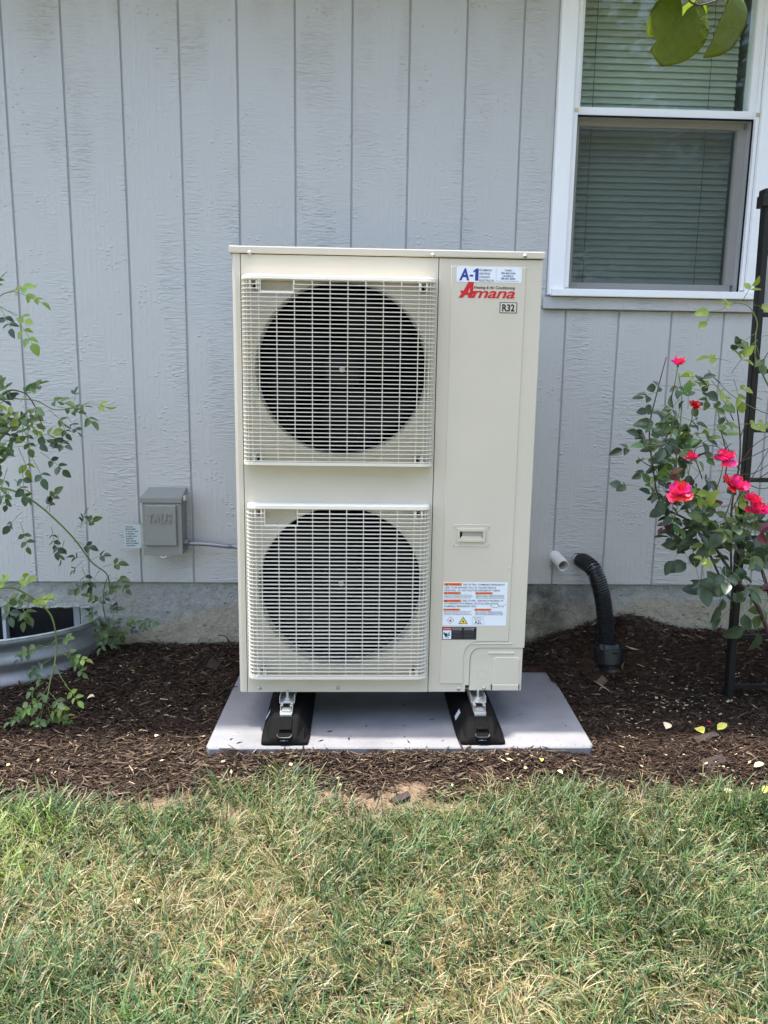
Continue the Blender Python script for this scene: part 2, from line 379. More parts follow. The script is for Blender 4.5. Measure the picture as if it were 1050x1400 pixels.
def height(x, y):
    x = np.asarray(x, float); y = np.asarray(y, float)
    e = lawn_edge(x)
    hw = np.interp(x, [-1, .2, .6, .8, .88, 1.2, 1.6, 1.95, 2.06, 2.2, 2.36, 2.5, 2.62, 2.8, 3.4], [-.0, .03, .035, .045, .085, .06, .03, .045, .075, .13, .145, .105, .10, .10, .09])
    t = sstep(y, -.50, -.01)**1.6
    z = -.052 + (hw+.052)*t + sstep(y, -1.0, -.80)*.012*(1-t)
    z = z + .03*np.exp(-((x-2.42)**2/.03+(y+.10)**2/.02)) - .095*np.exp(-(((x-2.19)/.10)**4+((y+.17)/.115)**4)) - .02*np.exp(-((x-2.75)**2/.08+(y+.45)**2/.05))
    z = z + .022*bumps(x, y)*sstep(y, e-.02, e+.10)
    z = z + .012*bumps(x*.6+3, y*.6)*(1-sstep(y, e-.02, e+.05))
    on = (x > PADX0+.012) & (x < PADX1-.005) & (y > -.785) & (y < -.18)
    z = np.where(on, np.minimum(z, -.05), z)
    # mulch heaped against the front edge of the pad
    z = z + .018*np.exp(-((y+.83)/.045)**2)*((x > .95) & (x < 1.85))*(0.7+.3*np.sin(x*19))
    w = ((x-WC)/(WA-.005))**2 + (y/(WBd-.005))**2 < 1
    z = np.where(w, -.45, z)
    return np.where(y > .005, -.5, z)
def on_ground(px, py):
    z = 0.
    for _ in range(12): p = at(px, py, Z=z); z = float(height(p.x, p.y))
    return Vector((p.x, p.y, z))
xs = np.concatenate([np.linspace(-60, -3, 12), np.linspace(-2.9, -.7, 20), np.linspace(-.68, 3.4, 330), np.linspace(3.45, 5.5, 20), np.linspace(6, 60, 12)])
ys = np.concatenate([np.linspace(-60, -5, 16), np.linspace(-4.8, -2.2, 30), np.linspace(-2.18, .03, 185), [.5]])
X, Y = np.meshgrid(xs, ys); Z = height(X, Y)
nx, ny = len(xs), len(ys)
idx = np.arange(nx*ny).reshape(ny, nx)
fc = np.stack([idx[:-1, :-1], idx[:-1, 1:], idx[1:, 1:], idx[1:, :-1]], -1).reshape(-1, 4)
go = mesh_np('ground', np.stack([X, Y, Z], -1).reshape(-1, 3), fc, M['ground'], kind='structure', smooth=True)
lawn = (1-sstep(Y, lawn_edge(X)-.03, lawn_edge(X)+.02)).ravel()
BARE = [(1.33, -1.03, .13, .045), (1.16, -.98, .08, .035), (.74, -1.03, .13, .05), (1.40, -.96, .06, .04), (1.55, -1.05, .10, .03), (.92, -1.08, .05, .03), (1.28, -1.10, .07, .02)]
def bare(x, y): return sum(np.exp(-(((x-a)/c)**2+((y-b)/d)**2)) for a, b, c, d in BARE)
soil = np.clip(bare(X, Y)*1.3, 0, 1).ravel()
for nm, arr in (('lawn', lawn), ('soil', soil)):
    a = go.data.attributes.new(nm, 'FLOAT', 'POINT'); a.data.foreach_set('value', arr.astype(np.float32))

# ------------------------------------------------------------------ house wall
house = thing('house_wall', 'pale blue grey grooved wood siding house wall above a concrete foundation', 'house wall')
SB, ST = .294, 2.80
PW = .2032
WX0, WX1, WZ0, WZ1 = 1.955, 2.752, 1.415, 2.72       # outer window casing
def board(x0, x1, z0, z1):
    bm = bmesh.new(); plate(bm, rect(x0-.5*(x0+x1), x1-.5*(x0+x1), z0-z1, 0), .010, 0, bev=.0022)
    me_o = fin(bm, 'siding_board', M['siding'], None); me_o.parent = house; me_o.location = ((x0+x1)/2, 0, z1); return me_o
full = None
for k in range(-12, 24):
    x0, x1 = k*PW+.0036, (k+1)*PW-.0036
    if x1 < WX0-.07+.05 or x0 > WX1+.03:
        if full is None: full = board(x0, x1, SB, ST)
        else:
            c = full.copy(); C.objects.link(c); c.location.x = (x0+x1)/2
    else:
        board(x0, min(x1, 9), SB, WZ0-.048-.004 if True else ST)
        if x0 < WX0-.02: board(x0, WX0-.004, WZ0-.04, ST)
# the sheet seen in the grooves
bm = bmesh.new()
for r in ((-3, WX0+.03, SB+.001, ST), (WX1-.03, 6, SB+.001, ST), (WX0+.03, WX1-.03, SB+.001, WZ0+.02), (WX0+.03, WX1-.03, WZ1-.02, ST)):
    box(bm, r[0], r[1], .0042, .03, r[2], r[3])
fin(bm, 'groove_backing', M['groove'], house)
# foundation, with the basement window opening
bm = bmesh.new(); OX0, OX1, OZ0, OZ1 = -.95, .155, -.42, .187
for r in ((-3, OX0, -.6, SB-.003), (OX1, 6, -.6, SB-.003), (OX0, OX1, OZ1, SB-.003), (OX0, OX1, -.6, OZ0)):
    box(bm, r[0], r[1], .012, .22, r[2], r[3])
bmesh.ops.remove_doubles(bm, verts=bm.verts, dist=1e-4)
fin(bm, 'foundation', M['concrete'], house)
bw = B('basement_window', M['white'], house, OX0, OX1, .10, .13, OZ1-.018, OZ1)
B('frame', M['white'], bw, -.187, -.174, .085, .13, OZ0, OZ1-.018)
B('frame', M['soffit'], bw, OX1-.055, OX1-.03, .085, .13, OZ0, OZ1-.018)
B('frame', M['dark'], bw, OX1-.03, OX1, .09, .13, OZ0, OZ1-.018)
B('pane', M['bwin'], bw, OX0, -.187, .115, .12, OZ0, OZ1-.018)
B('pane', M['bwin'], bw, -.174, OX1-.055, .115, .12, OZ0, OZ1-.018)
# rough lip of mortar above the basement window
bm = bmesh.new()
for i in range(26):
    x = -.25+i*.0175; s = random.uniform(.006, .012)
    bmesh.ops.create_icosphere(bm, subdivisions=1, radius=s, matrix=Matrix.Translation((x, .008, OZ1+.002+random.uniform(-.003, .005))) @ Matrix.Diagonal((1.6, .7, .6, 1)))
fin(bm, 'mortar_lip', M['concrete'], house, smooth=True)
# eave above the picture
bm = bmesh.new(); box(bm, -3, 6, -.50, .25, ST, ST+.02); fin(bm, 'soffit', M['soffit'], house)
bm = bmesh.new(); box(bm, -3, 6, -.525, -.501, ST-.03, ST+.14); fin(bm, 'fascia', M['white'], house)
bm = bmesh.new()
v = [bm.verts.new(p) for p in ((-3, -.56, ST+.142), (6, -.56, ST+.142), (6, 3, ST+1.5), (-3, 3, ST+1.5), (-3, -.56, ST+.165), (6, -.56, ST+.165), (6, 3, ST+1.525), (-3, 3, ST+1.525))]
for f in ((0, 1, 2, 3), (4, 5, 6, 7), (0, 1, 5, 4), (1, 2, 6, 5), (2, 3, 7, 6), (3, 0, 4, 7)): bm.faces.new([v[i] for i in f])
fin(bm, 'roof', M['shingle'], house)

# window
win = B('window', M['white'], house, WX0, WX0+.058, -.026, .03, WZ0, WZ1, bev=.004)            # left casing
# camera-side right casing, head, sill and jambs
def wb(n, *b, bev=.002, m='white'): return B(n, M[m], win, *b, bev=bev)
wb('casing', WX1-.050, WX1, -.026, .03, WZ0, WZ1, bev=.004)
wb('casing', WX0+.058, WX1-.05, -.026, .03, WZ1-.06, WZ1, bev=.004)
wb('casing_step', WX0+.060, WX0+.078, -.012, .10, WZ0+.026, WZ1-.062)
wb('casing_step', WX1-.064, WX1-.052, -.012, .10, WZ0+.026, WZ1-.062)
wb('sill', WX0+.010, WX1-.014, -.038, .095, WZ0-.004, WZ0+.0225, bev=.003)
wb('trim_board', WX0-.015, WX1+.008, -.019, -.001, WZ0-.049, WZ0-.006, m='trim')
wb('trim_board', WX1+.003, WX1+.030, -.017, -.001, WZ0-.004, WZ1+.02, m='trim')
MZ = 2.052                                                  # meeting rail
IX0, IX1 = WX0+.078, WX1-.064
up_s = B('upper_sash', M['white'], win, IX0, IX1, .012, .045, MZ, MZ+.030, bev=.003)
B('stile', M['white'], up_s, IX0, IX0+.014, .014, .045, MZ+.030, WZ1-.06)
B('stile', M['white'], up_s, IX1-.016, IX1, .014, .045, MZ+.030, WZ1-.06)
B('pane', M['glass'], up_s, IX0+.014, IX1-.016, .030, .034, MZ+.030, WZ1-.06)
lo = B('lower_sash', M['taupe'], win, IX0+.012, IX1-.012, .050, .078, WZ0+.026, WZ0+.056, bev=.002)
B('rail', M['taupe'], lo, IX0+.012, IX1-.012, .050, .078, MZ-.022, MZ+.01, bev=.002)
B('stile', M['taupe'], lo, IX0+.0, IX0+.026, .050, .078, WZ0+.056, MZ-.022, bev=.002)
B('stile', M['taupe'], lo, IX1-.032, IX1, .050, .078, WZ0+.056, MZ-.022, bev=.002)
B('pane', M['glass'], lo, IX0+.026, IX1-.032, .062, .066, WZ0+.056, MZ-.022)
scn = B('screen_frame', M['dark'], win, IX0, IX0+.0035, .004, .012, WZ0+.0225, MZ)
B('frame_bar', M['dark'], scn, IX1-.0035, IX1, .004, .012, WZ0+.0225, MZ)
B('frame_bar', M['dark'], scn, IX0+.0035, IX1-.0035, .004, .012, WZ0+.0225, WZ0+.0265)
B('frame_bar', M['dark'], scn, IX0+.0035, IX1-.0035, .004, .012, MZ-.005, MZ)
bm = bmesh.new(); box(bm, IX0+.0035, IX1-.0035, .0075, .0079, WZ0+.0265, MZ-.005); fin(bm, 'insect_screen', M['screen'], scn)
for x in (IX0-.012, IX1-.002):
    for z in (WZ0+.018, MZ+.004): B('corner_patch', M['litter'], win, x, x+.013, -.0145, -.0125, z, z+.013)
bm = bmesh.new(); box(bm, IX0-.02, IX1+.02, .45, .47, 1.3, 2.8); box(bm, IX0-.04, IX0-.02, .10, .47, 1.3, 2.8); box(bm, IX1+.02, IX1+.04, .10, .47, 1.3, 2.8)
box(bm, IX0-.02, IX1+.02, .10, .45, 1.28, 1.30); fin(bm, 'room_wall', M['room'], house)
blind = thing('window_blind', 'closed grey green horizontal slat blind hanging behind the window panes', 'blind', ((WX0+WX1)/2, .12, WZ1-.07))
bm = bmesh.new()
n = 6
for s in (0,):
    rows = []
    for i in range(n+1):
        t = i/n-.5; rows.append([bm.verts.new((sx*(IX1-IX0-.035)/2, .0012*(1-(2*t)**2)*-1 + t*.0095, t*.0262)) for sx in (-1, 1)])
    for a, b in zip(rows, rows[1:]): bm.faces.new((a[0], a[1], b[1], b[0]))
bmesh.ops.solidify(bm, geom=bm.faces, thickness=.0006)
slat = fin(bm, 'slat', M['slat'], blind, smooth=False, world=False)
zt = WZ1-.09; slat.location = (0, 0, zt-blind.location.z); z = zt-.0232
while z > WZ0+.05:
    c = slat.copy(); C.objects.link(c); c.location = (0, 0, z-blind.location.z); z -= .0232
for fx in (.13, .80):
    bm = bmesh.new(); x = IX0+fx*(IX1-IX0); tube(bm, [(x, .106, WZ0+.04), (x, .106, WZ1-.09)], .0012, 5); fin(bm, 'cord', M['cord'], blind)
for fx in (.27, .72):
    x = IX0+fx*(IX1-IX0); B('sash_lock', M['soffit'], up_s, x-.03, x+.03, .040, .06, MZ+.030, MZ+.042, bev=.004)

# ------------------------------------------------------------------ window well
well = thing('window_well', 'half round corrugated galvanised steel window well against the foundation', 'window well', (WC, 0, -.3))
bm = bmesh.new(); nseg = 64; prof = []
nz = 90; z0, z1 = -.36, .150
for i in range(nz+1):
    z = z0+(z1-z0)*i/nz; prof.append((.011*math.sin((z-z1)/.078*2*math.pi+2.2), z))
prof.append((.004, z1+.004)); 
cols = []
for s in range(nseg+1):
    a = -math.pi*s/nseg
    cols.append([bm.verts.new((WC+(WA+r)*math.cos(a), (WBd+r)*math.sin(a), z)) for r, z in prof])
for a, b in zip(cols, cols[1:]):
    for i in range(len(prof)-1): bm.faces.new((a[i], b[i], b[i+1], a[i+1]))
bmesh.ops.solidify(bm, geom=bm.faces, thickness=.0015)
fin(bm, 'corrugated_wall', M['galv_well'], well, smooth=True)
bm = bmesh.new(); tube(bm, [(WC+(WA+.004)*math.cos(-math.pi*s/nseg), (WBd+.004)*math.sin(-math.pi*s/nseg), z1+.004) for s in range(nseg+1)], .0055, 8)
fin(bm, 'rolled_rim', M['galv'], well, smooth=True)
B('wall_flange', M['galv_well'], well, WC+WA-.008, WC+WA+.035, -.004, .009, -.1, .150)

# ------------------------------------------------------------------ pad and feet
pad = thing('equipment_pad', 'light grey composite equipment pad lying on the mulch under the heat pump', 'pad', (1.39, -.48, -.045))
bm = bmesh.new()
top = rpoly([(.806, -.783), (1.972, -.783), (1.985, -.765), (2.0, -.20), (1.985, -.175), (.81, -.175), (.795, -.765)], .008)
a = [bm.verts.new((p.x, p.y, -.050)) for p in [Vector(q) for q in top]]
b = [bm.verts.new((p.x, p.y, -.013)) for p in [Vector(q) for q in top]]
cx, cy = 1.39, -.48
c = [bm.verts.new((cx+(p.x-cx)*.994, cy+(p.y-cy)*.989, -.009)) for p in [Vector(q) for q in top]]
for u, v in ((a, b), (b, c)):
    for k in range(len(u)): bm.faces.new((u[k], u[(k+1) % len(u)], v[(k+1) % len(u)], v[k]))
bm.faces.new(c); fin(bm, 'slab', M['pad'], pad)
B('edge_notch', M['pad'], pad, 1.33, 1.42, -.786, -.7835, -.030, -.0125)

def foot(cx, lab):
    t = thing('support_foot', lab, 'support foot', (cx, -.47, -.009), 'rubber support feet under the heat pump')
    bm = bmesh.new(); z0 = -.009
    def sec(y, wb, wt, zt): return [(cx-wb, y, z0), (cx-wb, y, z0+.012), (cx-wb*.55-wt*.45, y, z0+(zt-z0)*.55), (cx-wt, y, zt), (cx+wt, y, zt), (cx+wb*.55+wt*.45, y, z0+(zt-z0)*.55), (cx+wb, y, z0+.012), (cx+wb, y, z0)]
    S_ = [sec(-.770, .060, .030, z0+.010), sec(-.766, .071, .034, z0+.022), sec(-.715, .0745, .040, .058), sec(-.66, .075, .038, .066), sec(-.3, .075, .038, .066), sec(-.235, .0745, .030, .056), sec(-.19, .071, .034, z0+.02), sec(-.186, .06, .03, z0+.010)]
    rs = [[bm.verts.new(p) for p in s] for s in S_]
    for u, v in zip(rs, rs[1:]):
        for k in range(8): bm.faces.new((u[k], u[(k+1) % 8], v[(k+1) % 8], v[k]))
    bm.faces.new(rs[0]); bm.faces.new(rs[-1][::-1])
    bmesh.ops.bevel(bm, geom=list(bm.edges), offset=.003, segments=1, affect='EDGES')
    fin(bm, 'rubber_block', M['rubber'], t)
    # dark moulded slot and grip on the sloping nose
    bm = bmesh.new()
    v = [bm.verts.new(p) for p in ((cx-.020, -.7535, .0360), (cx+.020, -.7535, .0360), (cx+.020, -.7185, .0600), (cx-.020, -.7185, .0600))]; bm.faces.new(v)
    bmesh.ops.solidify(bm, geom=bm.faces, thickness=.003); fin(bm, 'slot', M['dark'], t)
    bm = bmesh.new(); tube(bm, spline([(cx-.022, -.762, .0235), (cx-.016, -.769, .017), (cx+.016, -.769, .017), (cx+.022, -.762, .0235)], 4), .0028, 6); tube(bm, [(cx-.013, -.7725, .008), (cx+.013, -.7725, .008)], .002, 6)
    fin(bm, 'moulded_grip', M['hose'], t, smooth=True)
    ch = B('strut_channel', M['zinc'], t, cx-.0195, cx+.0195, -.705, -.22, .0665, .0690)
    for s in (-1, 1):
        B('channel_flange', M['zinc'], ch, cx+s*.0195-(.0025 if s > 0 else 0), cx+s*.0195+(0 if s > 0 else .0025), -.690, -.22, .069, .085)
        B('channel_lip', M['zinc'], ch, cx+s*.0195-(.0085 if s > 0 else -.0025), cx+s*.0195+(-.0025 if s > 0 else .0085), -.690, -.22, .0825, .085)
    B('end_tab', M['galv'], ch, cx-.018, cx+.018, -.713, -.705, .0600, .0662)
    br = B('mounting_bracket', M['zinc'], t, cx-.024, cx+.024, -.672, -.57, .0853, .0875)
    for s in (-1, 1): B('bracket_flange', M['zinc'], br, cx+s*.024-(.002 if s > 0 else 0), cx+s*.024+(0 if s > 0 else .002), -.668, -.57, .0875, .104)
    for y in (-.700, -.68): B('channel_nut', M['zinc'], ch, cx-.014, cx+.014, y-.004, y+.004, .069, .0745)
    bm = bmesh.new(); bmesh.ops.create_cone(bm, cap_ends=True, segments=16, radius1=.0165, radius2=.0165, depth=.002, matrix=Matrix.Translation((cx, -.652, .0888)))
    bmesh.ops.create_cone(bm, cap_ends=True, segments=6, radius1=.008, radius2=.008, depth=.007, matrix=Matrix.Translation((cx, -.652, .0935)))
    bmesh.ops.create_cone(bm, cap_ends=True, segments=12, radius1=.004, radius2=.004, depth=.026, matrix=Matrix.Translation((cx, -.652, .106)))
    fin(bm, 'anchor_bolt', M['zinc'], t)
    bm = bmesh.new(); v = [bm.verts.new(p) for p in ((cx-.0665, -.66, .018), (cx-.0665, -.63, .018), (cx-.052, -.63, .045), (cx-.052, -.66, .045))]; bm.faces.new(v)
    bmesh.ops.solidify(bm, geom=bm.faces, thickness=.001); bmesh.ops.translate(bm, vec=(-.0035, 0, .003), verts=bm.verts); fin(bm, 'paper_tag', M['stick_white'], t)
    return t
foot(1.032, 'left black rubber support foot with zinc strut channel under the fan side')
foot(1.640, 'right black rubber support foot with zinc strut channel under the service panel')

# ------------------------------------------------------------------ heat pump
UF = -.636; UX0, UX1, UZ0, UZ1 = .879, 1.7865, .108, 1.448; SEAM = 1.4805
hp = thing('heat_pump', 'tall beige outdoor heat pump with two round fans behind grilles', 'heat pump', ((UX0+UX1)/2, -.476, UZ0))
CX, CZU, CZL, CR = 1.199, 1.124, .453, .2575
# cabinet shell (sides, back, floor)
bm = bmesh.new()
box(bm, UX0+.003, UX0+.006, UF+.02, -.32, UZ0+.01, UZ1); box(bm, UX1-.006, UX1-.003, UF+.02, -.32, UZ0+.01, UZ1); box(bm, UX0+.006, UX1-.006, -.323, -.32, UZ0+.01, UZ1)
box(bm, UX0+.01, UX1-.01, UF+.02, -.325, UZ0+.001, UZ0+.004)
fin(bm, 'cabinet', M['cream'], hp)
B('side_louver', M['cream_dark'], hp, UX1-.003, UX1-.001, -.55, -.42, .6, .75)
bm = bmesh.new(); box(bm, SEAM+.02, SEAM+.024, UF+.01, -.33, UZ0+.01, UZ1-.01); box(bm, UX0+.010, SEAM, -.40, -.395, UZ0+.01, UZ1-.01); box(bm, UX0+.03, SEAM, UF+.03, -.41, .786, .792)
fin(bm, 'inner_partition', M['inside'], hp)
# corner post, rounded
bm = bmesh.new(); xs_ = UX0+.024
pr = [(xs_, UF), (UX0+.010, UF), (UX0+.003, UF+.003), (UX0, UF+.010), (UX0, UF+.05), (xs_, UF+.05)]
a = [bm.verts.new((x, y, UZ0)) for x, y in pr]; b = [bm.verts.new((x, y, UZ1)) for x, y in pr]
for k in range(6): bm.faces.new((a[k], a[(k+1) % 6], b[(k+1) % 6], b[k]))
bm.faces.new(a); bm.faces.new(b[::-1]); fin(bm, 'corner_post', M['cream'], hp)
# fan front panel with two round openings
def holed(bm, x0, x1, z0, z1, cx, cz, r, y):
    angs = sorted([2*math.pi*k/72 for k in range(72)] + [math.atan2(b-cz, a-cx) % (2*math.pi) for a in (x0, x1) for b in (z0, z1)])
    inn, out = [], []
    for a in angs:
        c, s = math.cos(a), math.sin(a)
        t = min(((x1-cx)/c if c > 1e-9 else (x0-cx)/c if c < -1e-9 else 1e9), ((z1-cz)/s if s > 1e-9 else (z0-cz)/s if s < -1e-9 else 1e9))
        inn.append(bm.verts.new((cx+r*c, y, cz+r*s))); out.append(bm.verts.new((cx+t*c, y, cz+t*s)))
    n = len(angs)
    for k in range(n): bm.faces.new((inn[k], inn[(k+1) % n], out[(k+1) % n], out[k]))
PX0, PX1 = xs_+.0022, SEAM-.0012
bm = bmesh.new(); zm = .785
holed(bm, PX0, PX1, zm, UZ1-.001, CX, CZU, CR+.004, UF); holed(bm, PX0, PX1, UZ0, zm, CX, CZL, CR+.004, UF)
bmesh.ops.remove_doubles(bm, verts=bm.verts, dist=1e-5)
box(bm, PX0, PX0+.003, UF+.001, UF+.03, UZ0, UZ1-.001); box(bm, PX1-.003, PX1, UF+.001, UF+.02, UZ0, UZ1-.001); box(bm, PX0, PX1, UF+.001, UF+.03, UZ0, UZ0+.002)
fp = fin(bm, 'fan_panel', M['cream'], hp)
for cz in (CZU, CZL):
    bm = bmesh.new(); ring_y(bm, CX, cz, [(CR+.004, UF), (CR+.002, UF-.003), (CR-.001, UF-.001), (CR-.003, UF+.006), (CR-.004, UF+.025), (CR-.004, UF+.05)], 72)
    fin(bm, 'bell_mouth', M['cream'], fp, smooth=True)
    for a0, a1 in ((R(200), R(250)), (R(290), R(345)), (R(125), R(160)), (R(252), R(288))):
        bm = bmesh.new(); ring_y(bm, CX, cz, [(CR+.024, UF+.0005), (CR+.027, UF-.003), (CR+.030, UF+.0005)], 20, a0, a1); fin(bm, 'embossed_rib', M['cream'], fp, smooth=True)
    # fan
    fan = B('fan', M['black'], hp, CX-.004, CX+.004, -.52, -.44, cz-.004, cz+.004)
    bm = bmesh.new(); ring_y(bm, CX, cz, [(.0001, -.590), (.045, -.588), (.058, -.578), (.062, -.52), (.062, -.49), (.0001, -.49)], 32); fin(bm, 'hub', M['black'], fan, smooth=True)
    bm = bmesh.new(); ring_y(bm, CX, cz, [(.0001, -.604), (.004, -.603), (.005, -.598), (.005, -.591), (.0085, -.5905), (.0085, -.588)], 12); fin(bm, 'hub_nut', M['zinc'], fan)
    ph = R(35) if cz == CZU else R(-25)
    for q in range(3):
        bm = bmesh.new(); rows = []
        for i in range(9):
            r = .055+(.236-.055)*i/8; row = []
            for j in range(9):
                u = j/8; a = ph+q*2*math.pi/3 + (u-.5)*(R(78)+R(10)*math.sin(i/8*3.1)) + R(28)*(i/8)**1.5
                row.append(bm.verts.new((CX+r*math.cos(a), -.505-.06*(u-.15)*(.6+.4*i/8) - .008*math.sin(u*3.14), cz+r*math.sin(a))))
            rows.append(row)
        for a, b in zip(rows, rows[1:]):
            for j in range(8): bm.faces.new((a[j], a[j+1], b[j+1], b[j]))
        bmesh.ops.solidify(bm, geom=bm.faces, thickness=.003); fin(bm, 'blade', M['black'], fan, smooth=True)
    bm = bmesh.new()
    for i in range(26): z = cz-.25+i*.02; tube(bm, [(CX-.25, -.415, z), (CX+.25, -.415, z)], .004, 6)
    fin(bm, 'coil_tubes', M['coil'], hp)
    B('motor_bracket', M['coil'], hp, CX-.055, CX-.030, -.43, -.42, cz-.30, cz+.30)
# front of the service side
pl = [(SEAM+.0012, UZ0), (at(638, 945, Y=UF).x, UZ0), (at(638, 945, Y=UF).x, at(638, 938, Y=UF).z)]
c1 = at(642, 905, Y=UF); c2 = at(657, 886, Y=UF)
xcov = at(641, 938, Y=UF).x; zcov = at(690, 886, Y=UF).z
poly = [(SEAM+.0012, UZ0), (xcov-.012, UZ0), (xcov-.012, UZ0+.022), (xcov, UZ0+.022), (xcov, zcov), (UX1, zcov), (UX1, UZ1-.001), (SEAM+.0012, UZ1-.001)]
bm = bmesh.new(); plate(bm, rpoly(poly, [0, 0, 0, 0, .040, .004, .0, 0], 8), UF+.03, UF, bev=.0015)
sp = fin(bm, 'service_panel', M['cream'], hp)
# raised field of the service panel
def P2(px, py, Y=UF): p = at(px, py, Y=Y); return (p.x, p.z)
xl = .5*(P2(615, 450)[0]+P2(600, 930)[0]); zt = P2(665, 364)[1]; xr = P2(720, 364)[0]; zb = P2(617, 935)[1]; zr = P2(670, 877)[1]; xm = P2(633, 935)[0]
bm = bmesh.new(); plate(bm, rpoly([(xl, zb), (xm, zb), (xm, zr), (xr-.004, zr), (xr, zt), (xl, zt)], [.006, .006, .055, .004, .006, .006], 8), UF-.0002, UF-.0030, bev=.0028)
rf = fin(bm, 'raised_field', M['cream'], sp)
YF = UF-.0030
# pipe cover
bm = bmesh.new(); pcov = [(xcov+.0015, UZ0+.0035), (UX1-.004, UZ0+.0035), (UX1-.004, zcov-.0015), (xcov+.0015, zcov-.0015)]
plate(bm, rpoly(pcov, [.001, .001, .002, .040], 8), UF+.03, UF+.003, bev=.0012)
pc = fin(bm, 'pipe_cover', M['cream'], hp)
yc = UF+.003
for px, py, r in ((659.5, 898.3, .0112), (658.5, 921.4, .0148)):
    x, z = P2(px, py); bm = bmesh.new(); ring_y(bm, x, z, [(r-.0012, yc), (r, yc-.0012), (r+.0012, yc)], 28); fin(bm, 'knockout', M['cream'], pc, smooth=True)
bm = bmesh.new(); x0, x1, z0, z1 = pxrect(667.7, 894.8, 703.4, 891.3, UF); plate(bm, rpoly(rect(x0, x1, z0, z1), .003), yc, yc-.003, bev=.002); fin(bm, 'rib', M['cream'], pc)
bm = bmesh.new(); x0, x1, z0, z1 = pxrect(672.6, 937, 712.5, 898.7, UF); plate(bm, rpoly(rect(x0, x1-.004, z0, z1), [.001, .001, .016, .016]), yc, yc-.0022, bev=.0016); fin(bm, 'raised_window', M['cream'], pc)
x0, x1, z0, z1 = pxrect(672.6, 943.6, 708.8, 936.2, UF)
bm = bmesh.new(); plate(bm, rect(x0, x1, UZ0+.005, z1), yc-.0002, yc-.004, bev=.001); fin(bm, 'strip', M['cream'], pc)
for x in (x0-.003, x1+.0005): B('slot', M['dark'], pc, x, x+.0025, yc-.003, yc, z0+.002, z1)
# embossed line round the corner of the service panel
bm = bmesh.new(); tube(bm, spline([(xcov-.030, UF-.0006, zcov-.055), (xcov-.024, UF-.0006, zcov-.012), (xcov-.002, UF-.0006, zcov+.012), (xcov+.03, UF-.0006, zcov+.0150), (UX1-.04, UF-.0006, zcov+.0155)], 8), .0022, 6)
fin(bm, 'embossed_line', M['cream'], sp, smooth=True)
# recessed handle
hx0, hx1, hz0, hz1 = pxrect(625.3, 739.8, 663, 722.8, UF); ix0, ix1, iz0, iz1 = pxrect(627.9, 736.3, 660.4, 725.9, UF)
bm = bmesh.new()
for r in ((hx0, hx1, iz1, hz1), (hx0, hx1, hz0, iz0), (hx0, ix0, iz0, iz1), (ix1, hx1, iz0, iz1)): box(bm, r[0], r[1], YF-.006, YF-.0002, r[2], r[3])
hd = fin(bm, 'handle', M['cream'], sp)
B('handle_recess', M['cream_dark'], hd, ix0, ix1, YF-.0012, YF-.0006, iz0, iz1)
bm = bmesh.new(); plate(bm, [(ix0, iz0), (ix1, iz0), (ix1-.008, iz0+.008), (ix0+.006, iz0+.008)], YF-.0014, YF-.0045); fin(bm, 'handle_lip', M['cream'], hd)
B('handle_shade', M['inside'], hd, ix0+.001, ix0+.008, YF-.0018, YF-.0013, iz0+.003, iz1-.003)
ex0, ex1, ez0, ez1 = pxrect(619.5, 746.3, 668.7, 718, UF)
for zc, s in ((ez1, -1), (ez0, 1)):
    bm = bmesh.new(); tube(bm, spline([(ex0, YF, zc+s*.010), (ex0+.003, YF, zc+s*.001), (ex0+.008, YF, zc), (ex1-.008, YF, zc), (ex1-.003, YF, zc+s*.001), (ex1, YF, zc+s*.010)], 4), .0017, 6); fin(bm, 'embossed_line', M['cream'], sp, smooth=True)
for px, py in ((658, 775), (695.7, 776.8)):
    x, z = P2(px, py); bm = bmesh.new(); bmesh.ops.create_uvsphere(bm, u_segments=10, v_segments=6, radius=.003, matrix=Matrix.Translation((x, YF+.0012, z))); fin(bm, 'dimple', M['cream'], sp, smooth=True)
# lid
bm = bmesh.new(); box(bm, UX0-.007, UX1+.005, UF-.006, -.315, UZ1+.0015, UZ1+.0215, bev=.003)
lid = fin(bm, 'lid', M['cream'], hp)
B('lid_shadow_gap', M['inside'], lid, UX0+.004, UX1-.004, UF+.004, -.33, UZ1-.002, UZ1+.0015)
def screw(px, py, y, par):
    x, z = P2(px, py, y); bm = bmesh.new(); ring_y(bm, x, z, [(.0001, y-.0036), (.0022, y-.0034), (.0036, y-.0022), (.0038, y-.001), (.0062, y-.0008), (.0062, y+.001)], 12); o = fin(bm, 'screw', M['galv_well'], par, smooth=True)
for p in ((341, 345.5), (592, 349), (718, 350)): screw(*p, UF-.006, lid)
for p in ((355, 941), (461.7, 940.5)): screw(*p, UF, fp)
screw(627, 942, UF, sp); screw(661.6, 941, yc, pc)

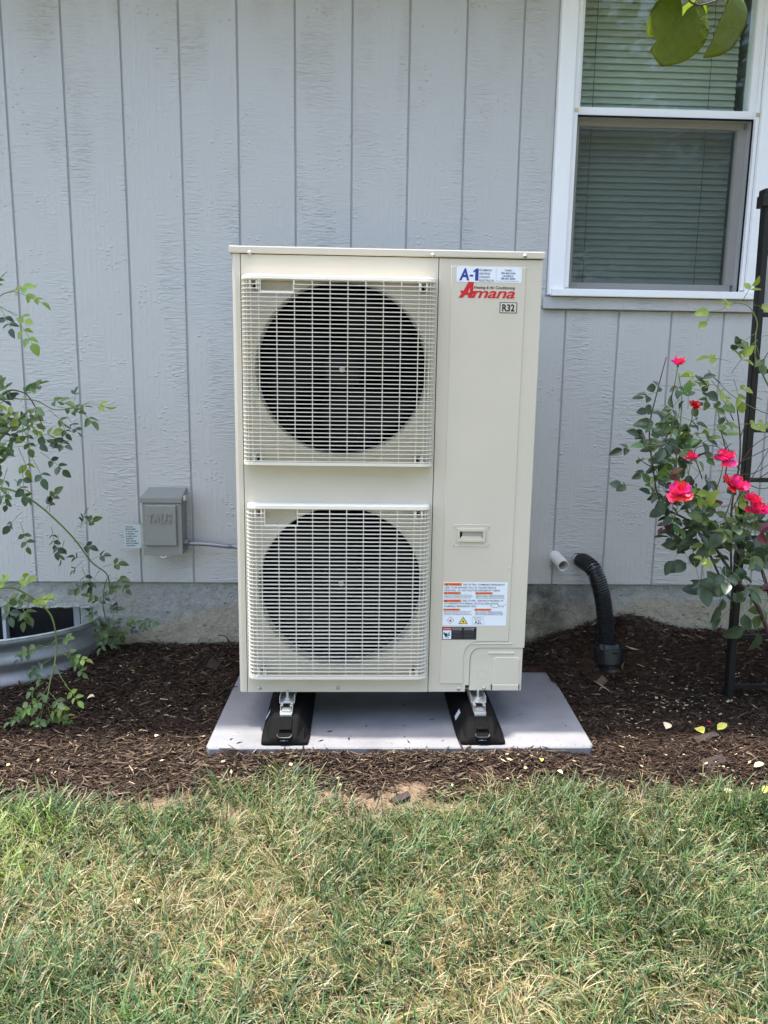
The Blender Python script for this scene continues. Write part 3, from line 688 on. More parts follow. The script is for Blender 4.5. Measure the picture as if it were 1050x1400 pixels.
# grilles
GY = -.676
def bar_path(x0, x1):
    return [(x0, UF-.002), (x0+.0015, UF-.020), (x0+.006, UF-.030), (x0+.014, UF-.037), (x0+.026, GY), (x1-.026, GY), (x1-.014, UF-.037), (x1-.006, UF-.030), (x1-.0015, UF-.020), (x1, UF-.002)]
def ribbon(path, w=.0082, h=.0023):      # flat plastic bar following a path in plan (x, y)
    bm = bmesh.new(); rows = []
    for i, (x, y) in enumerate(path):
        a = Vector(path[max(i-1, 0)]); b = Vector(path[min(i+1, len(path)-1)]); t = (b-a).normalized(); nrm = Vector((-t.y, t.x))
        rows.append([bm.verts.new((x+nrm.x*s*w/2, y+nrm.y*s*w/2, q*h/2)) for s, q in ((-1, -1), (-1, 1), (1, 1), (1, -1))])
    for u, v in zip(rows, rows[1:]):
        for k in range(4): bm.faces.new((u[k], u[(k+1) % 4], v[(k+1) % 4], v[k]))
    bm.faces.new(rows[0]); bm.faces.new(rows[-1][::-1]); return bm
def grille(z0, z1, gx0, gx1, cut, lab):
    t = link('fan_grille', None, hp); t.location = Vector((gx0, UF, z0))-hp.location; o = Vector((gx0, UF, z0))
    t['label'] = lab
    path = bar_path(gx0, gx1)
    bez = .0155; zb_ = z1-bez; zr_ = z0+.006
    n = 43; pitch = (zb_-zr_)/(n+.5)
    # top bezel, a solid shelf
    bm = bmesh.new(); rows = []
    for zz, d in ((z1-.002, .0), (z1, -.004), (z1-.003, -.0005), (zb_, .0015)): pass
    pts = [(x, y) for x, y in path]
    lev = [(z1, .006), (z1-.0035, -.0015), (zb_+.003, -.0025), (zb_, .001)]
    for zz, d in lev:
        rows.append([bm.verts.new((x+((gx0+gx1)/2-x)/abs((gx0+gx1)/2-x)*max(d, 0) - ((gx0+gx1)/2-x)/abs((gx0+gx1)/2-x)*max(-d, 0), min(y+d, UF-.0005), zz)) for x, y in pts])
    for u, v in zip(rows, rows[1:]):
        for k in range(len(pts)-1): bm.faces.new((u[k], u[k+1], v[k+1], v[k]))
    bm.faces.new(rows[0]); bm.faces.new(rows[-1][::-1])
    bm.faces.new([r[0] for r in rows]+[]) if False else None
    fin(bm, 'top_bezel', M['cream_plastic'], t)
    bmr = ribbon(path, .010, .009); bmesh.ops.translate(bmr, vec=(0, 0, z0+.0045), verts=bmr.verts); fin(bmr, 'bottom_rim', M['cream_plastic'], t)
    cx0, cx1, cz0 = cut          # square cut-out
    first = None; bmB = ribbon(path); fullb = None
    for i in range(n):
        z = zb_-pitch*(i+1)
        if z < cz0-.001:
            if fullb is None:
                bb = ribbon(path); fullb = fin(bb, 'bar', M['cream_plastic'], None, world=False); fullb.parent = t; fullb.location = Vector((0, 0, z))-Vector((o.x, o.y, o.z))
            else:
                c = fullb.copy(); C.objects.link(c); c.location = Vector((0, 0, z))-o
        else:
            pr = [p for p in path if p[0] > cx1]; pl_ = [p for p in path if p[0] < cx0-.004]
            for pp in ([(cx1, GY)]+pr, pl_+[(cx0, GY)]):
                bb = ribbon(pp); bmesh.ops.translate(bb, vec=(0, 0, z), verts=bb.verts); fin(bb, 'bar', M['cream_plastic'], t)
    bm = bmesh.new(); box(bm, cx0, cx1, GY-.003, GY+.004, cz0-.002, cz0+.0025); box(bm, cx0-.0025, cx0, GY-.003, GY+.004, cz0-.002, zb_); box(bm, cx1, cx1+.0025, GY-.003, GY+.004, cz0-.002, zb_)
    fin(bm, 'cutout_frame', M['cream_plastic'], t)
    # upright wires
    xs2 = [1.2165+.0513*k for k in range(-5, 5)]
    for x in xs2:
        zt_ = cz0 if cx0-.004 < x < cx1+.001 else zb_
        if x < gx0+.03 or x > gx1-.03: continue
        B('upright', M['cream_plastic'], t, x-.0014, x+.0014, GY+.0015, GY+.0045, zr_, zt_)
    for (x, y) in [path[1], path[2], path[3], path[4], ((path[0][0]+path[1][0])/2, (path[0][1]+path[1][1])/2)] + [path[-2], path[-3], path[-4], path[-5], ((path[-1][0]+path[-2][0])/2, (path[-1][1]+path[-2][1])/2)]:
        B('upright', M['cream_plastic'], t, x-.0012, x+.0012, y+.001, y+.004, zr_, zb_)
    for x, z in ((gx0+.034, zb_-.012), (gx1-.034, zb_-.012), (gx0+.040, zr_+.014), (gx1-.040, zr_+.014)):
        for q_ in (-.012, .007): B('clip_prong', M['cream_plastic'], t, x+q_, x+q_+.005, GY+.002, UF-.020, z-.014, z+.010, bev=.001)
        cl = B('clip', M['cream_dark'], t, x-.007, x+.007, UF-.008, UF-.001, z-.014, z+.013, bev=.001)
        screw_b = bmesh.new(); ring_y(screw_b, x, z-.004, [(.0001, UF-.013), (.0045, UF-.012), (.005, UF-.008)], 12); fin(screw_b, 'clip_screw', M['coil'], cl)
    return t
cu0, cu1, cz_, _ = pxrect(356.5, 398.5, 400.6, 381, GY); cl0, cl1, czl_, _ = pxrect(362.5, 718.5, 406, 703, GY)
grille(.840, 1.388, .911, 1.469, (cu0, cu1, cz_), 'upper fan grille of thin beige bars')
grille(.168, .721, .916, 1.469, (cl0, cl1, czl_), 'lower fan grille of thin beige bars')

# stickers on the service panel
def sticker(name, r, m, rad=.002, y=YF, par=rf):
    bm = bmesh.new(); plate(bm, rpoly(rect(*r), rad), y, y-.0006); return fin(bm, name, m, par), r
def sub(r, a, b, c, d):    # fractions: left, top, right, bottom of rect r
    x0, x1, z0, z1 = r; return x0+(x1-x0)*a, x0+(x1-x0)*c, z1-(z1-z0)*d, z1-(z1-z0)*b
def T(s, r, f, m, par, y=YF-.0006, **k): q = sub(r, *f); return text(s, 'lettering', m, par, *q, y, **k)
adv = link('dealer_sticker', None, rf)
def root_sticker(name, r, m, rad=.002):
    bm = bmesh.new(); plate(bm, rpoly(rect(*r), rad), YF, YF-.0006); return fin(bm, name, m, sp)
bpy.data.objects.remove(adv)
r1 = pxrect(624, 385.3, 713.8, 366.3, YF)
s1 = root_sticker('dealer_sticker', r1, M['stick_white'], .006)
T('A', r1, (.04, .10, .195, .90), M['blue'], s1, bold=.03, shear=.1)
q = sub(r1, .20, .10, .335, .90); bm = bmesh.new(); qx, qw, qz, qh = q[0], q[1]-q[0], q[2], q[3]-q[2]
plate(bm, [(qx, qz+qh*.33), (qx+qw*.40, qz+qh*.33), (qx+qw*.40, qz+qh*.48), (qx, qz+qh*.48)], YF-.0006, YF-.001)
plate(bm, [(qx+qw*.62, qz), (qx+qw, qz), (qx+qw, qz+qh), (qx+qw*.74, qz+qh), (qx+qw*.40, qz+qh*.80), (qx+qw*.40, qz+qh*.66), (qx+qw*.62, qz+qh*.74)], YF-.0006, YF-.001)
fin(bm, 'lettering', M['blue'], s1)
for i, w in enumerate(('PLUMBING', 'HEATING', 'COOLING', 'ELECTRICAL')):
    T(w, r1, (.345, .13+.225*i, .345+.0235*len(w), .27+.225*i), M['grey_ink'], s1, bold=.02, shear=.15)
T('TOPEKA', r1, (.735, .13, .85, .25), M['grey_ink'], s1, bold=.02); T('785-862-2140', r1, (.68, .31, .90, .43), M['blue'], s1, bold=.02)
T('LAWRENCE', r1, (.71, .50, .87, .63), M['grey_ink'], s1, bold=.02); T('785-841-8000', r1, (.68, .68, .90, .79), M['blue'], s1, bold=.02)
T('www.a-1plumbing.com', r1, (.61, .86, .955, .93), M['grey_ink'], s1)
q = sub(r1, .604, .05, .608, .95); B('divider', M['tagp'], s1, q[0], q[1], YF-.001, YF-.0006, q[2], q[3])
r2 = pxrect(627, 407, 704.6, 386.5, YF)
# the brand logo: a large slanted A with a heavy slanted script
lx0, lx1, lz0, lz1 = r2; H_ = lz1-lz0; Wd = lx1-lx0
def LP(u, v): return (lx0+Wd*u, lz0+H_*v)
bm = bmesh.new()
plate(bm, [LP(.0, .0), LP(.09, .0), LP(.145, .22), LP(.175, .22), LP(.175, .0), LP(.235, .0), LP(.265, 1.0), LP(.165, 1.0), LP(.06, .30), LP(.02, .30), LP(.03, .42), LP(.075, .42)][0:0] or
      [LP(.0, .0), LP(.07, .0), LP(.115, .18), LP(.165, .18), LP(.165, .0), LP(.245, .0), LP(.262, 1.0), LP(.165, 1.0), LP(.085, .45), LP(.025, .45), LP(.035, .32), LP(.052, .30)], YF-.0001, YF-.0007)
logo = fin(bm, 'brand_logo', M['red'], sp)
bm = bmesh.new(); plate(bm, [LP(.165, .33), LP(.19, .33), LP(.198, .62)], YF-.0007, YF-.0010); fin(bm, 'letter_counter', M['cream'], logo)
text('mana', 'lettering', M['red'], logo, *[lx0+Wd*.235, lx1], *[lz0, lz0+H_*.46], YF-.0001, bold=.016, shear=.30, spacing=.95, depth=.0006)
bm = bmesh.new(); plate(bm, [LP(.235, .22), LP(.33, .30), LP(.33, .44), LP(.25, .44)], YF-.0001, YF-.0006); fin(bm, 'ligature', M['red'], logo)
text('Heating & Air Conditioning', 'lettering', M['ink'], logo, *[lx0+Wd*.265, lx1], *[lz0+H_*.52, lz0+H_*.76], YF-.0001, bold=.012, shear=.2)
r3 = pxrect(682.8, 428, 707.2, 413.6, YF); s3 = root_sticker('refrigerant_label', r3, M['ink'], .001)
q = sub(r3, .045, .06, .955, .94); B('label_face', M['cream_l'], s3, q[0], q[1], YF-.0009, YF-.0006, q[2], q[3])
text('R32', 'lettering', M['ink'], s3, *sub(r3, .14, .17, .86, .85), YF-.0009, bold=.03)
# warning label
r4 = pxrect(604.6, 855.2, 694.2, 796.3, YF); s4 = root_sticker('warning_label', r4, M['stick_white'], .001)
def orange(a, b, c, d, w):
    q = sub(r4, a, b, c, d); o = B('orange_bar', M['orange'], s4, q[0], q[1], YF-.0009, YF-.0006, q[2], q[3])
    rr = q; bm = bmesh.new(); x0, x1, z0, z1 = rr; hh = z1-z0; plate(bm, [(x0+hh*.4, z0+hh*.15), (x0+hh*1.3, z0+hh*.15), (x0+hh*.85, z1-hh*.12)], YF-.0009, YF-.0011); fin(bm, 'warning_triangle', M['ink'], o)
    text(w, 'lettering', M['ink'] if False else M['red'], o, x0+hh*1.6, x1-hh*.6, z0+hh*.22, z1-hh*.22, YF-.0009, bold=.02)
orange(.01, .015, .285, .080, 'WARNING'); orange(.01, .395, .285, .455, 'WARNING')
orange(.01, .222, .275, .272, 'AVERTISSEMENT'); orange(.50, .222, .77, .272, 'ADVERTENCIA'); orange(.01, .605, .27, .652, 'AVERTISSEMENT'); orange(.495, .605, .76, .652, 'ADVERTENCIA')
for s, f in (('RISK OF FIRE.  FLAMMABLE REFRIGERANT', (.31, .03, .96, .072)), ('USED. TO BE REPAIRED ONLY BY TRAINED SERVICE', (.02, .10, .82, .142)), ('PERSONNEL.  DO NOT PUNCTURE REFRIGERANT TUBING.', (.02, .165, .89, .207)),
             ('RISK OF FIRE.  DISPOSE OF PROPERLY IN', (.31, .40, .94, .442)), ('ACCORDANCE WITH FEDERAL OR LOCAL REGULATIONS.', (.02, .465, .87, .507)), ('FLAMMABLE REFRIGERANT USED.', (.02, .53, .53, .572))):
    T(s, r4, f, M['grey_ink'], s4, bold=.01)
for x0_ in (.02, .51):
    for y0_ in (.282, .315, .348, .667, .700, .733):
        T('RISQUE DE FEU. FRIGORIGENE INFLAMMABLE UTILISE' if x0_ < .3 else 'RIESGO DE INCENDIO. REFRIGERANTE INFLAMABLE', r4, (x0_, y0_, x0_+random.uniform(.40, .46), y0_+.021), M['grey_ink'], s4)
bm = bmesh.new()
def diamond(bm, cx, cz, r, y0, y1): plate(bm, [(cx-r, cz), (cx, cz-r), (cx+r, cz), (cx, cz+r)], y0, y1)
def fr(a, b): q = sub(r4, a, b, a, b); return q[0], q[3]
dx, dz = fr(.125, .875)
diamond(bm, dx, dz, .0115, YF-.0006, YF-.0009); o = fin(bm, 'flame_symbol', M['red'], s4)
bm = bmesh.new(); diamond(bm, dx, dz, .0098, YF-.0009, YF-.0011); fin(bm, 'symbol_field', M['stick_white'], o)
def flame(cx, cz, s, par):
    bm = bmesh.new(); plate(bm, [(cx-s*.5, cz-s*.8), (cx+s*.5, cz-s*.8), (cx+s*.75, cz-s*.2), (cx+s*.4, cz+s*.4), (cx+s*.25, cz), (cx, cz+s), (cx-s*.3, cz+s*.1), (cx-s*.6, cz+s*.3), (cx-s*.75, cz-s*.3)], YF-.0011, YF-.0013); fin(bm, 'flame', M['ink'], par)
flame(dx, dz, .0044, o)
tx, tz = fr(.325, .885)
bm = bmesh.new(); plate(bm, [(tx-.0148, tz-.0105), (tx+.0148, tz-.0105), (tx, tz+.0135)], YF-.0006, YF-.0009); o = fin(bm, 'fire_warning_symbol', M['ink'], s4)
bm = bmesh.new(); plate(bm, [(tx-.0118, tz-.0088), (tx+.0118, tz-.0088), (tx, tz+.0102)], YF-.0009, YF-.0011); fin(bm, 'symbol_field', M['yellow'], o); flame(tx, tz-.002, .0042, o)
q = sub(r4, .465, .79, .65, .965); o = B('safety_group_box', M['grey_ink'], s4, q[0], q[1], YF-.0008, YF-.0006, q[2], q[3])
B('box_field', M['stick_white'], o, q[0]+.0006, q[1]-.0006, YF-.0009, YF-.0008, q[2]+.0006, q[3]-.0006)
text('A2L', 'lettering', M['ink'], o, *sub(r4, .505, .875, .615, .955), YF-.0009); text('Refrigerant', 'lettering', M['grey_ink'], o, *sub(r4, .49, .80, .62, .825), YF-.0009); text('Safety Group', 'lettering', M['grey_ink'], o, *sub(r4, .49, .835, .63, .862), YF-.0009)
bm = bmesh.new(); q = sub(r4, .75, .515, .985, .575); x0, x1, z0, z1 = q
tube(bm, spline([(x0, YF-.001, z0), (x0, YF-.001, z1), (x0+(x1-x0)*.15, YF-.001, z0), (x0+(x1-x0)*.25, YF-.001, z0+.001), (x0+(x1-x0)*.45, YF-.001, z0), (x0+(x1-x0)*.5, YF-.001, z1), (x0+(x1-x0)*.6, YF-.001, z0), (x0+(x1-x0)*.7, YF-.001, z1), (x0+(x1-x0)*.8, YF-.001, z0), (x0+(x1-x0)*.9, YF-.001, z1), (x1, YF-.001, z1)], 3), .0004, 4); fin(bm, 'pen_scribble', M['ink'], s4)
r5 = pxrect(604.2, 874.3, 651.6, 857.4, YF); s5 = root_sticker('danger_label', r5, M['ink'], .001)
q = sub(r5, .02, .05, .265, .22); o = B('danger_bar', M['red'], s5, q[0], q[1], YF-.0009, YF-.0006, q[2], q[3]); text('DANGER', 'lettering', M['stick_white'], o, *sub(r5, .04, .09, .245, .18), YF-.0009)
q = sub(r5, .02, .26, .265, .95); o = B('pictogram_field', M['stick_white'], s5, q[0], q[1], YF-.0009, YF-.0006, q[2], q[3])
px0, px1, pz0, pz1 = q; w_ = px1-px0; h_ = pz1-pz0
for pts in ([(.1, .85), (.3, .62), (.45, .75), (.52, .55), (.6, .42), (.45, .3), (.5, .15), (.35, .2), (.2, .45), (.08, .6)], [(.55, .6), (.9, .9), (.7, .55), (.62, .5)], [(.58, .45), (.9, .55), (.85, .4), (.65, .35)], [(.5, .35), (.75, .15), (.6, .12)]):
    bm = bmesh.new(); plate(bm, [(px0+a*w_, pz0+b*h_) for a, b in pts], YF-.0009, YF-.0011); fin(bm, 'pictogram', M['ink'], o)
for c0, c1 in ((.29, .60), (.64, .98)):
    for i in range(8):
        T('ROTATING FAN BLADES' if i < 2 else 'can cause injury disconnect power', r5, (c0, .07+i*.115, c1-random.uniform(0, .06), .12+i*.115), M['grey_ink'] if i > 1 else M['stick_white'], s5)

# ------------------------------------------------------------------ disconnect box and conduit
BY = -.095
bx0, bx1, bz0, bz1 = pxrect(196.7, 759.3, 247.5, 687, BY)
dbx = thing('disconnect_box', 'grey metal electrical disconnect box on the siding left of the heat pump', 'electrical box', ((bx0+bx1)/2, -.001, bz0))
B('body', M['box'], dbx, bx0+.002, bx1-.002, BY+.008, -.001, bz0+.002, bz1+.012)
B('door', M['box'], dbx, bx0, bx1, BY, BY+.0075, bz0, bz1-.004, bev=.0015)
bm = bmesh.new(); z = bz1-.002; x0, x1 = bx0-.007, bx1+.003
v = [bm.verts.new(p) for p in ((x0, BY-.004, z), (x1, BY-.004, z), (x1, BY-.004, z+.018), (x0, BY-.004, z+.018), (x0+.01, -.001, z), (x1, -.001, z), (x1, -.001, z+.046), (x0+.01, -.001, z+.046))]
for f in ((0, 1, 2, 3), (4, 7, 6, 5), (3, 2, 6, 7), (0, 4, 5, 1), (1, 5, 6, 2), (0, 3, 7, 4)): bm.faces.new([v[i] for i in f])
bmesh.ops.bevel(bm, geom=list(bm.edges), offset=.0015, segments=2, affect='EDGES'); fin(bm, 'rain_hood', M['box'], dbx)
cx0, cx1, cz0, cz1 = pxrect(200.5, 745.5, 241, 690.7, BY)
bm = bmesh.new(); plate(bm, rect(cx0, cx1, cz0, cz1), BY-.0005, BY-.010, bev=.004); cv = fin(bm, 'raised_cover', M['box'], dbx)
text('TALIS', 'embossed_lettering', M['box'], cv, *sub((cx0, cx1, cz0, cz1), .12, .20, .86, .42), BY-.0098, bold=.01, shear=.2, depth=.004)
bm = bmesh.new(); bmesh.ops.create_icosphere(bm, subdivisions=1, radius=.001); fin(bm, 'rivet', M['dark'], dbx, world=False).location = Vector((bx0+.008, BY-.001, bz0+.018))-dbx.location
bm = bmesh.new(); cxm = (bx0+bx1)/2; tube(bm, spline([(cxm-.010, BY+.004, bz0+.002), (cxm-.009, BY+.002, bz0-.005), (cxm, BY, bz0-.008), (cxm+.009, BY+.002, bz0-.005), (cxm+.010, BY+.004, bz0+.002)], 5), .002, 6); fin(bm, 'lock_ring', M['zinc'], dbx, smooth=True)
B('hinge_bracket', M['zinc'], dbx, bx1+.004, bx1+.013, BY+.015, BY+.05, bz1+.004, bz1+.022)
lx0, lx1, lz0, lz1 = pxrect(170.5, 749, 192.8, 717, -.05)
lp = B('data_plate', M['tagp'], dbx, lx0, lx1, -.052, -.050, lz0, lz1)
B('plate_bracket', M['galv_well'], lp, lx1, bx0+.004, -.06, -.045, lz0+.004, lz1+.002)
for i, w in enumerate(('Milbank', 'ENCLOSED', 'Type 3R', 'AC DISCONNECT', '60 AMPS  240 V', 'SUITABLE ONLY', 'FOR USE AS', 'NON FUSED', 'CAUTION')):
    text(['Disconnect', 'ENCLOSED', 'Type 3R', 'AC DISCONNECT', '60 AMPS  240 V', 'SUITABLE ONLY', 'FOR USE AS', 'NON FUSED', 'CAUTION'][i], 'lettering', M['ink'], lp, *sub((lx0, lx1, lz0, lz1), .1, .07+i*.10, .55+.35*((i*7) % 5)/5, .125+i*.10), -.052, bold=.03)
con = thing('conduit', 'grey electrical conduit running from the box to the heat pump', 'conduit', tuple(at(262, 743, Y=-.05)))
a = at(261, 743, Y=-.05); b = at(330, 748.5, Y=-.06); bm = bmesh.new()
tube(bm, spline([a-Vector((.01, 0, 0)), a.lerp(b, .3)+Vector((0, 0, .002)), a.lerp(b, .7), b, b+Vector((.25, -.12, -.01)), b+Vector((.5, -.26, -.01))], 8), .0082, 14); fin(bm, 'pipe', M['conduit'], con, smooth=True)
p = at(249, 741.5, Y=-.05); bm = bmesh.new(); tube(bm, [p+Vector((-.012, 0, 0)), p+Vector((0, 0, 0)), p+Vector((.002, 0, 0)), p+Vector((.022, 0, 0)), p+Vector((.024, 0, 0))], [.010, .0105, .0142, .0142, .012], 16); fin(bm, 'connector', M['conduit'], con)

# ------------------------------------------------------------------ pipes on the right
pv = at(759, 761, Y=0); pe = at(770.2, 773.6, Y=-.085)
pipe = thing('pvc_pipe', 'short open white plastic pipe stub poking out of the siding', 'pipe', tuple(pv))
d = (pe-pv).normalized(); bm = bmesh.new()
u_ = d.orthogonal().normalized(); v_ = d.cross(u_); rs_ = [[bm.verts.new(c+(u_*math.cos(2*math.pi*k/28)+v_*math.sin(2*math.pi*k/28))*q) for k in range(28)] for c, q in ((pv-d*.02, .0235), (pe-d*.0012, .0235), (pe, .0226), (pe, .0195), (pe-d*.0012, .0186), (pe-d*.06, .0186))]
for a, b in zip(rs_, rs_[1:]):
    for k in range(28): bm.faces.new((a[k], a[(k+1) % 28], b[(k+1) % 28], b[k]))
fin(bm, 'pipe_wall', M['pvc'], pipe)
bm = bmesh.new(); tube(bm, [pe-d*.030, pe-d*.045], [.0186, .0186], 24); fin(bm, 'pipe_inside', M['pvc_in'], pipe)
hz = thing('drain_hose', 'black corrugated drain hose bending down from the wall into the mulch', 'drain hose', tuple(at(828, 900, Y=-.10)))
w0 = at(789, 764, Y=0); bm = bmesh.new(); w1 = at(797, 768, Y=-.045); tube(bm, [w0, w1], .022, 24); fin(bm, 'pvc_stub', M['pvc'], hz, smooth=True)
bm = bmesh.new(); tube(bm, spline([at(784, 765, Y=-.003), at(786, 758, Y=-.003), at(792, 757, Y=-.003)], 4), .003, 6); fin(bm, 'sealant_ring', M['wood_cane'], hz)
pth = spline([at(793, 765.5, Y=-.03), at(801, 769.5, Y=-.07), at(812, 780, Y=-.115), at(820.5, 803, Y=-.13), at(825.4, 828, Y=-.13), at(827.5, 852, Y=-.125), at(828.5, 884, Y=-.12)], 90)
L_ = 0; pts = []; rad = []
for i, p in enumerate(pth):
    if i: L_ += (p-pth[i-1]).length
    r = .0285+.0030*(1 if math.sin(L_/.0092*2*math.pi) > -.15 else -1)*min(1, L_/.02)
    pts.append(p); rad.append(r if i > 10 else .0285)
bm = bmesh.new(); tube(bm, pts, rad, 26); fin(bm, 'hose', M['hose'], hz)
bm = bmesh.new(); c0 = at(832, 878, Y=-.12); c1 = at(833, 905, Y=-.13); tube(bm, [c0, c0+Vector((0, 0, -.002)), c0.lerp(c1, .25), c0.lerp(c1, .27), c1+Vector((0, 0, .003)), c1], [.031, .046, .050, .057, .058, .055], 28); 
cpl = fin(bm, 'coupling', M['hose'], hz)
for px in (821, 842):
    p = at(px, 893.5, Y=-.188); B('coupling_tab', M['iron'], cpl, p.x-.009, p.x+.009, -.192, -.180, p.z-.002, p.z+.002)
bm = bmesh.new(); c2 = at(836, 903, Y=-.13); pts = []; rad = []
for i in range(60):
    t = i/59; pts.append(c2.lerp(c2+Vector((.01, -.03, -.14)), t)); rad.append(.049+.004*(1 if math.sin(t*2*math.pi*5.5) > 0 else -1))
tube(bm, pts, rad, 28); fin(bm, 'ground_pipe', M['hose'], hz)

# ------------------------------------------------------------------ trellis
tb = at(995, 965, Y=-.36); tt = at(1049, 262, Y=-.36)
tr = thing('garden_trellis', 'tall black ladder style garden trellis leaning behind the rose bush', 'trellis', tuple(tb))
def beam(bm, a, b, w, dpt):
    a, b = Vector(a), Vector(b); t = (b-a).normalized(); yv = Vector((0, 1, 0)); xv = yv.cross(t).normalized(); yv = t.cross(xv)
    r = [[bm.verts.new(p+xv*sx*w/2+yv*sy*dpt/2) for sx, sy in ((-1, -1), (1, -1), (1, 1), (-1, 1))] for p in (a, b)]
    for k in range(4): bm.faces.new((r[0][k], r[0][(k+1) % 4], r[1][(k+1) % 4], r[1][k]))
    bm.faces.new(r[0][::-1]); bm.faces.new(r[1]); bmesh.ops.bevel(bm, geom=list({e for f in r for v in f for e in v.link_edges}), offset=w*.12, segments=2, affect='EDGES')
bm = bmesh.new(); beam(bm, tb+Vector((0, 0, -.08)), tt, .0245, .030); fin(bm, 'post', M['iron'], tr)
bm = bmesh.new(); beam(bm, tb+Vector((.60, 0, -.08)), Vector((tt.x+.60, tt.y, tt.z)), .0275, .030); fin(bm, 'post', M['iron'], tr)
for py in (262, 345, 430, 507, 588, 656, 735, 805, 870, 938):
    p = at(1020, py, Y=-.36); t = (p.z-tb.z)/(tt.z-tb.z); x = tb.x+(tt.x-tb.x)*t
    bm = bmesh.new(); beam(bm, (x+.014, -.36, p.z), (x+.586, -.36, p.z), .015, .016); fin(bm, 'rung', M['iron'], tr)
bm = bmesh.new(); box(bm, tt.x-.017, tt.x+.019, -.382, -.338, tt.z-.012, tt.z+.006, bev=.003); box(bm, tt.x-.021, tt.x+.023, -.384, -.336, tt.z-.050, tt.z-.012, bev=.003); fin(bm, 'post_cap', M['iron'], tr)

# ------------------------------------------------------------------ leaves, canes, flowers
def leaf_mesh(name, mt, asp=.62, fold=.25, curl=.3, seed=0):
    rd = random.Random(seed); bm = bmesh.new(); n = 6; rows = []
    for i in range(n+1):
        t = i/n; w = asp*.5*(math.sin(math.pi*min(1, t**.82))**.8)*(1 if 0 < i < n else 0.02); z = -curl*t*t*.5
        rows.append([bm.verts.new((s*w*(1+rd.uniform(-.05, .05)), t, z + abs(s)*w*fold*2)) for s in (-1, -.5, 0, .5, 1)])
    for a, b in zip(rows, rows[1:]):
        for k in range(4): bm.faces.new((a[k], a[k+1], b[k+1], b[k]))
    me = bpy.data.meshes.new(name); bm.to_mesh(me); bm.free(); me.materials.append(mt)
    for f in me.polygons: f.use_smooth = True
    return me
LM = {k: [leaf_mesh('leaf', M['leaf_'+k], a, f, c, s) for s, (a, f, c) in enumerate(((.62, .25, .25), (.70, .15, .5), (.56, .35, .1), (.66, .1, -.25)))] for k in ('dark', 'mid', 'lime', 'red')}
def put_leaf(par, pos, direc, size, kind, face=None):
    d = Vector(direc).normalized(); f = Vector(face) if face else Vector((random.gauss(0, .5), -.55+random.gauss(0, .35), .75+random.gauss(0, .35)))
    zax = (f-d*f.dot(d)); zax = zax.normalized() if zax.length > 1e-3 else d.orthogonal().normalized(); xax = d.cross(zax)
    mw = Matrix.Translation(Vector(pos)-par.location) @ Matrix((xax, d, zax)).transposed().to_4x4() @ Matrix.Scale(size, 4)
    LC[par.name] = LC.get(par.name, 0)+1
    if LC[par.name] > 297: EXTRA.setdefault(par.name, []).append((random.choice(LM[kind]), mw)); return
    o = link('leaf', random.choice(LM[kind]), par); o.matrix_local = mw
    return o
LC = {}; EXTRA = {}
def join_extra(par):
    bm = bmesh.new(); mats = []
    for me, mw in EXTRA.get(par.name, []):
        if me.materials[0] not in mats: mats.append(me.materials[0])
        n0 = len(bm.faces); v0 = len(bm.verts); bm.from_mesh(me); bm.verts.ensure_lookup_table(); bm.faces.ensure_lookup_table()
        bmesh.ops.transform(bm, matrix=mw, verts=bm.verts[v0:])
        for f in bm.faces[n0:]: f.material_index = mats.index(me.materials[0])
    if mats: 
        me = bpy.data.meshes.new('foliage'); bm.to_mesh(me)
        for x in mats: me.materials.append(x)
        link('foliage', me, par, 'stuff')
    bm.free()
def spray(par, tw, base, direc, n=5, size=.04, kind='mid'):
    """one compound rose leaf: leaflets in pairs along a thin stalk"""
    size *= 1.22 if par.name.startswith('rose_bush.') else 1.12; base = Vector(base); d = Vector(direc).normalized(); L = size*(.55+.36*n); g = Vector((0, 0, -.25))
    pts = [base+d*L*t+g*L*t*t*.6 for t in (0, .35, .7, 1)]
    tube(tw, pts, [.0011, .001, .0009, .0007], 4)
    side = d.cross(Vector((0, -.6, .8))); side = side.normalized() if side.length > .1 else Vector((1, 0, 0))
    put_leaf(par, pts[-1], d+g*.6+Vector((0, 0, random.uniform(-.3, .1))), size*random.uniform(.95, 1.15), kind)
    for q in range((n-1)//2):
        p = pts[0].lerp(pts[-1], 1-.33*(q+.6)) if q < 2 else pts[1]
        for s in (-1, 1): put_leaf(par, p, side*s+d*.55+Vector((0, 0, random.uniform(-.4, .2))), size*random.uniform(.75, 1.), kind)
def cane(par, pts, r0, r1, m='cane', n=6):
    q = spline(pts, n); N = len(q); bm = bmesh.new(); tube(bm, q, [r0+(r1-r0)*i/(N-1) for i in range(N)], 7); fin(bm, 'cane', M[m], par, smooth=True); return q
def rdir(sx=1.): return Vector((random.gauss(0, 1)*sx, random.gauss(-.15, .6), random.gauss(.15, .7))).normalized()

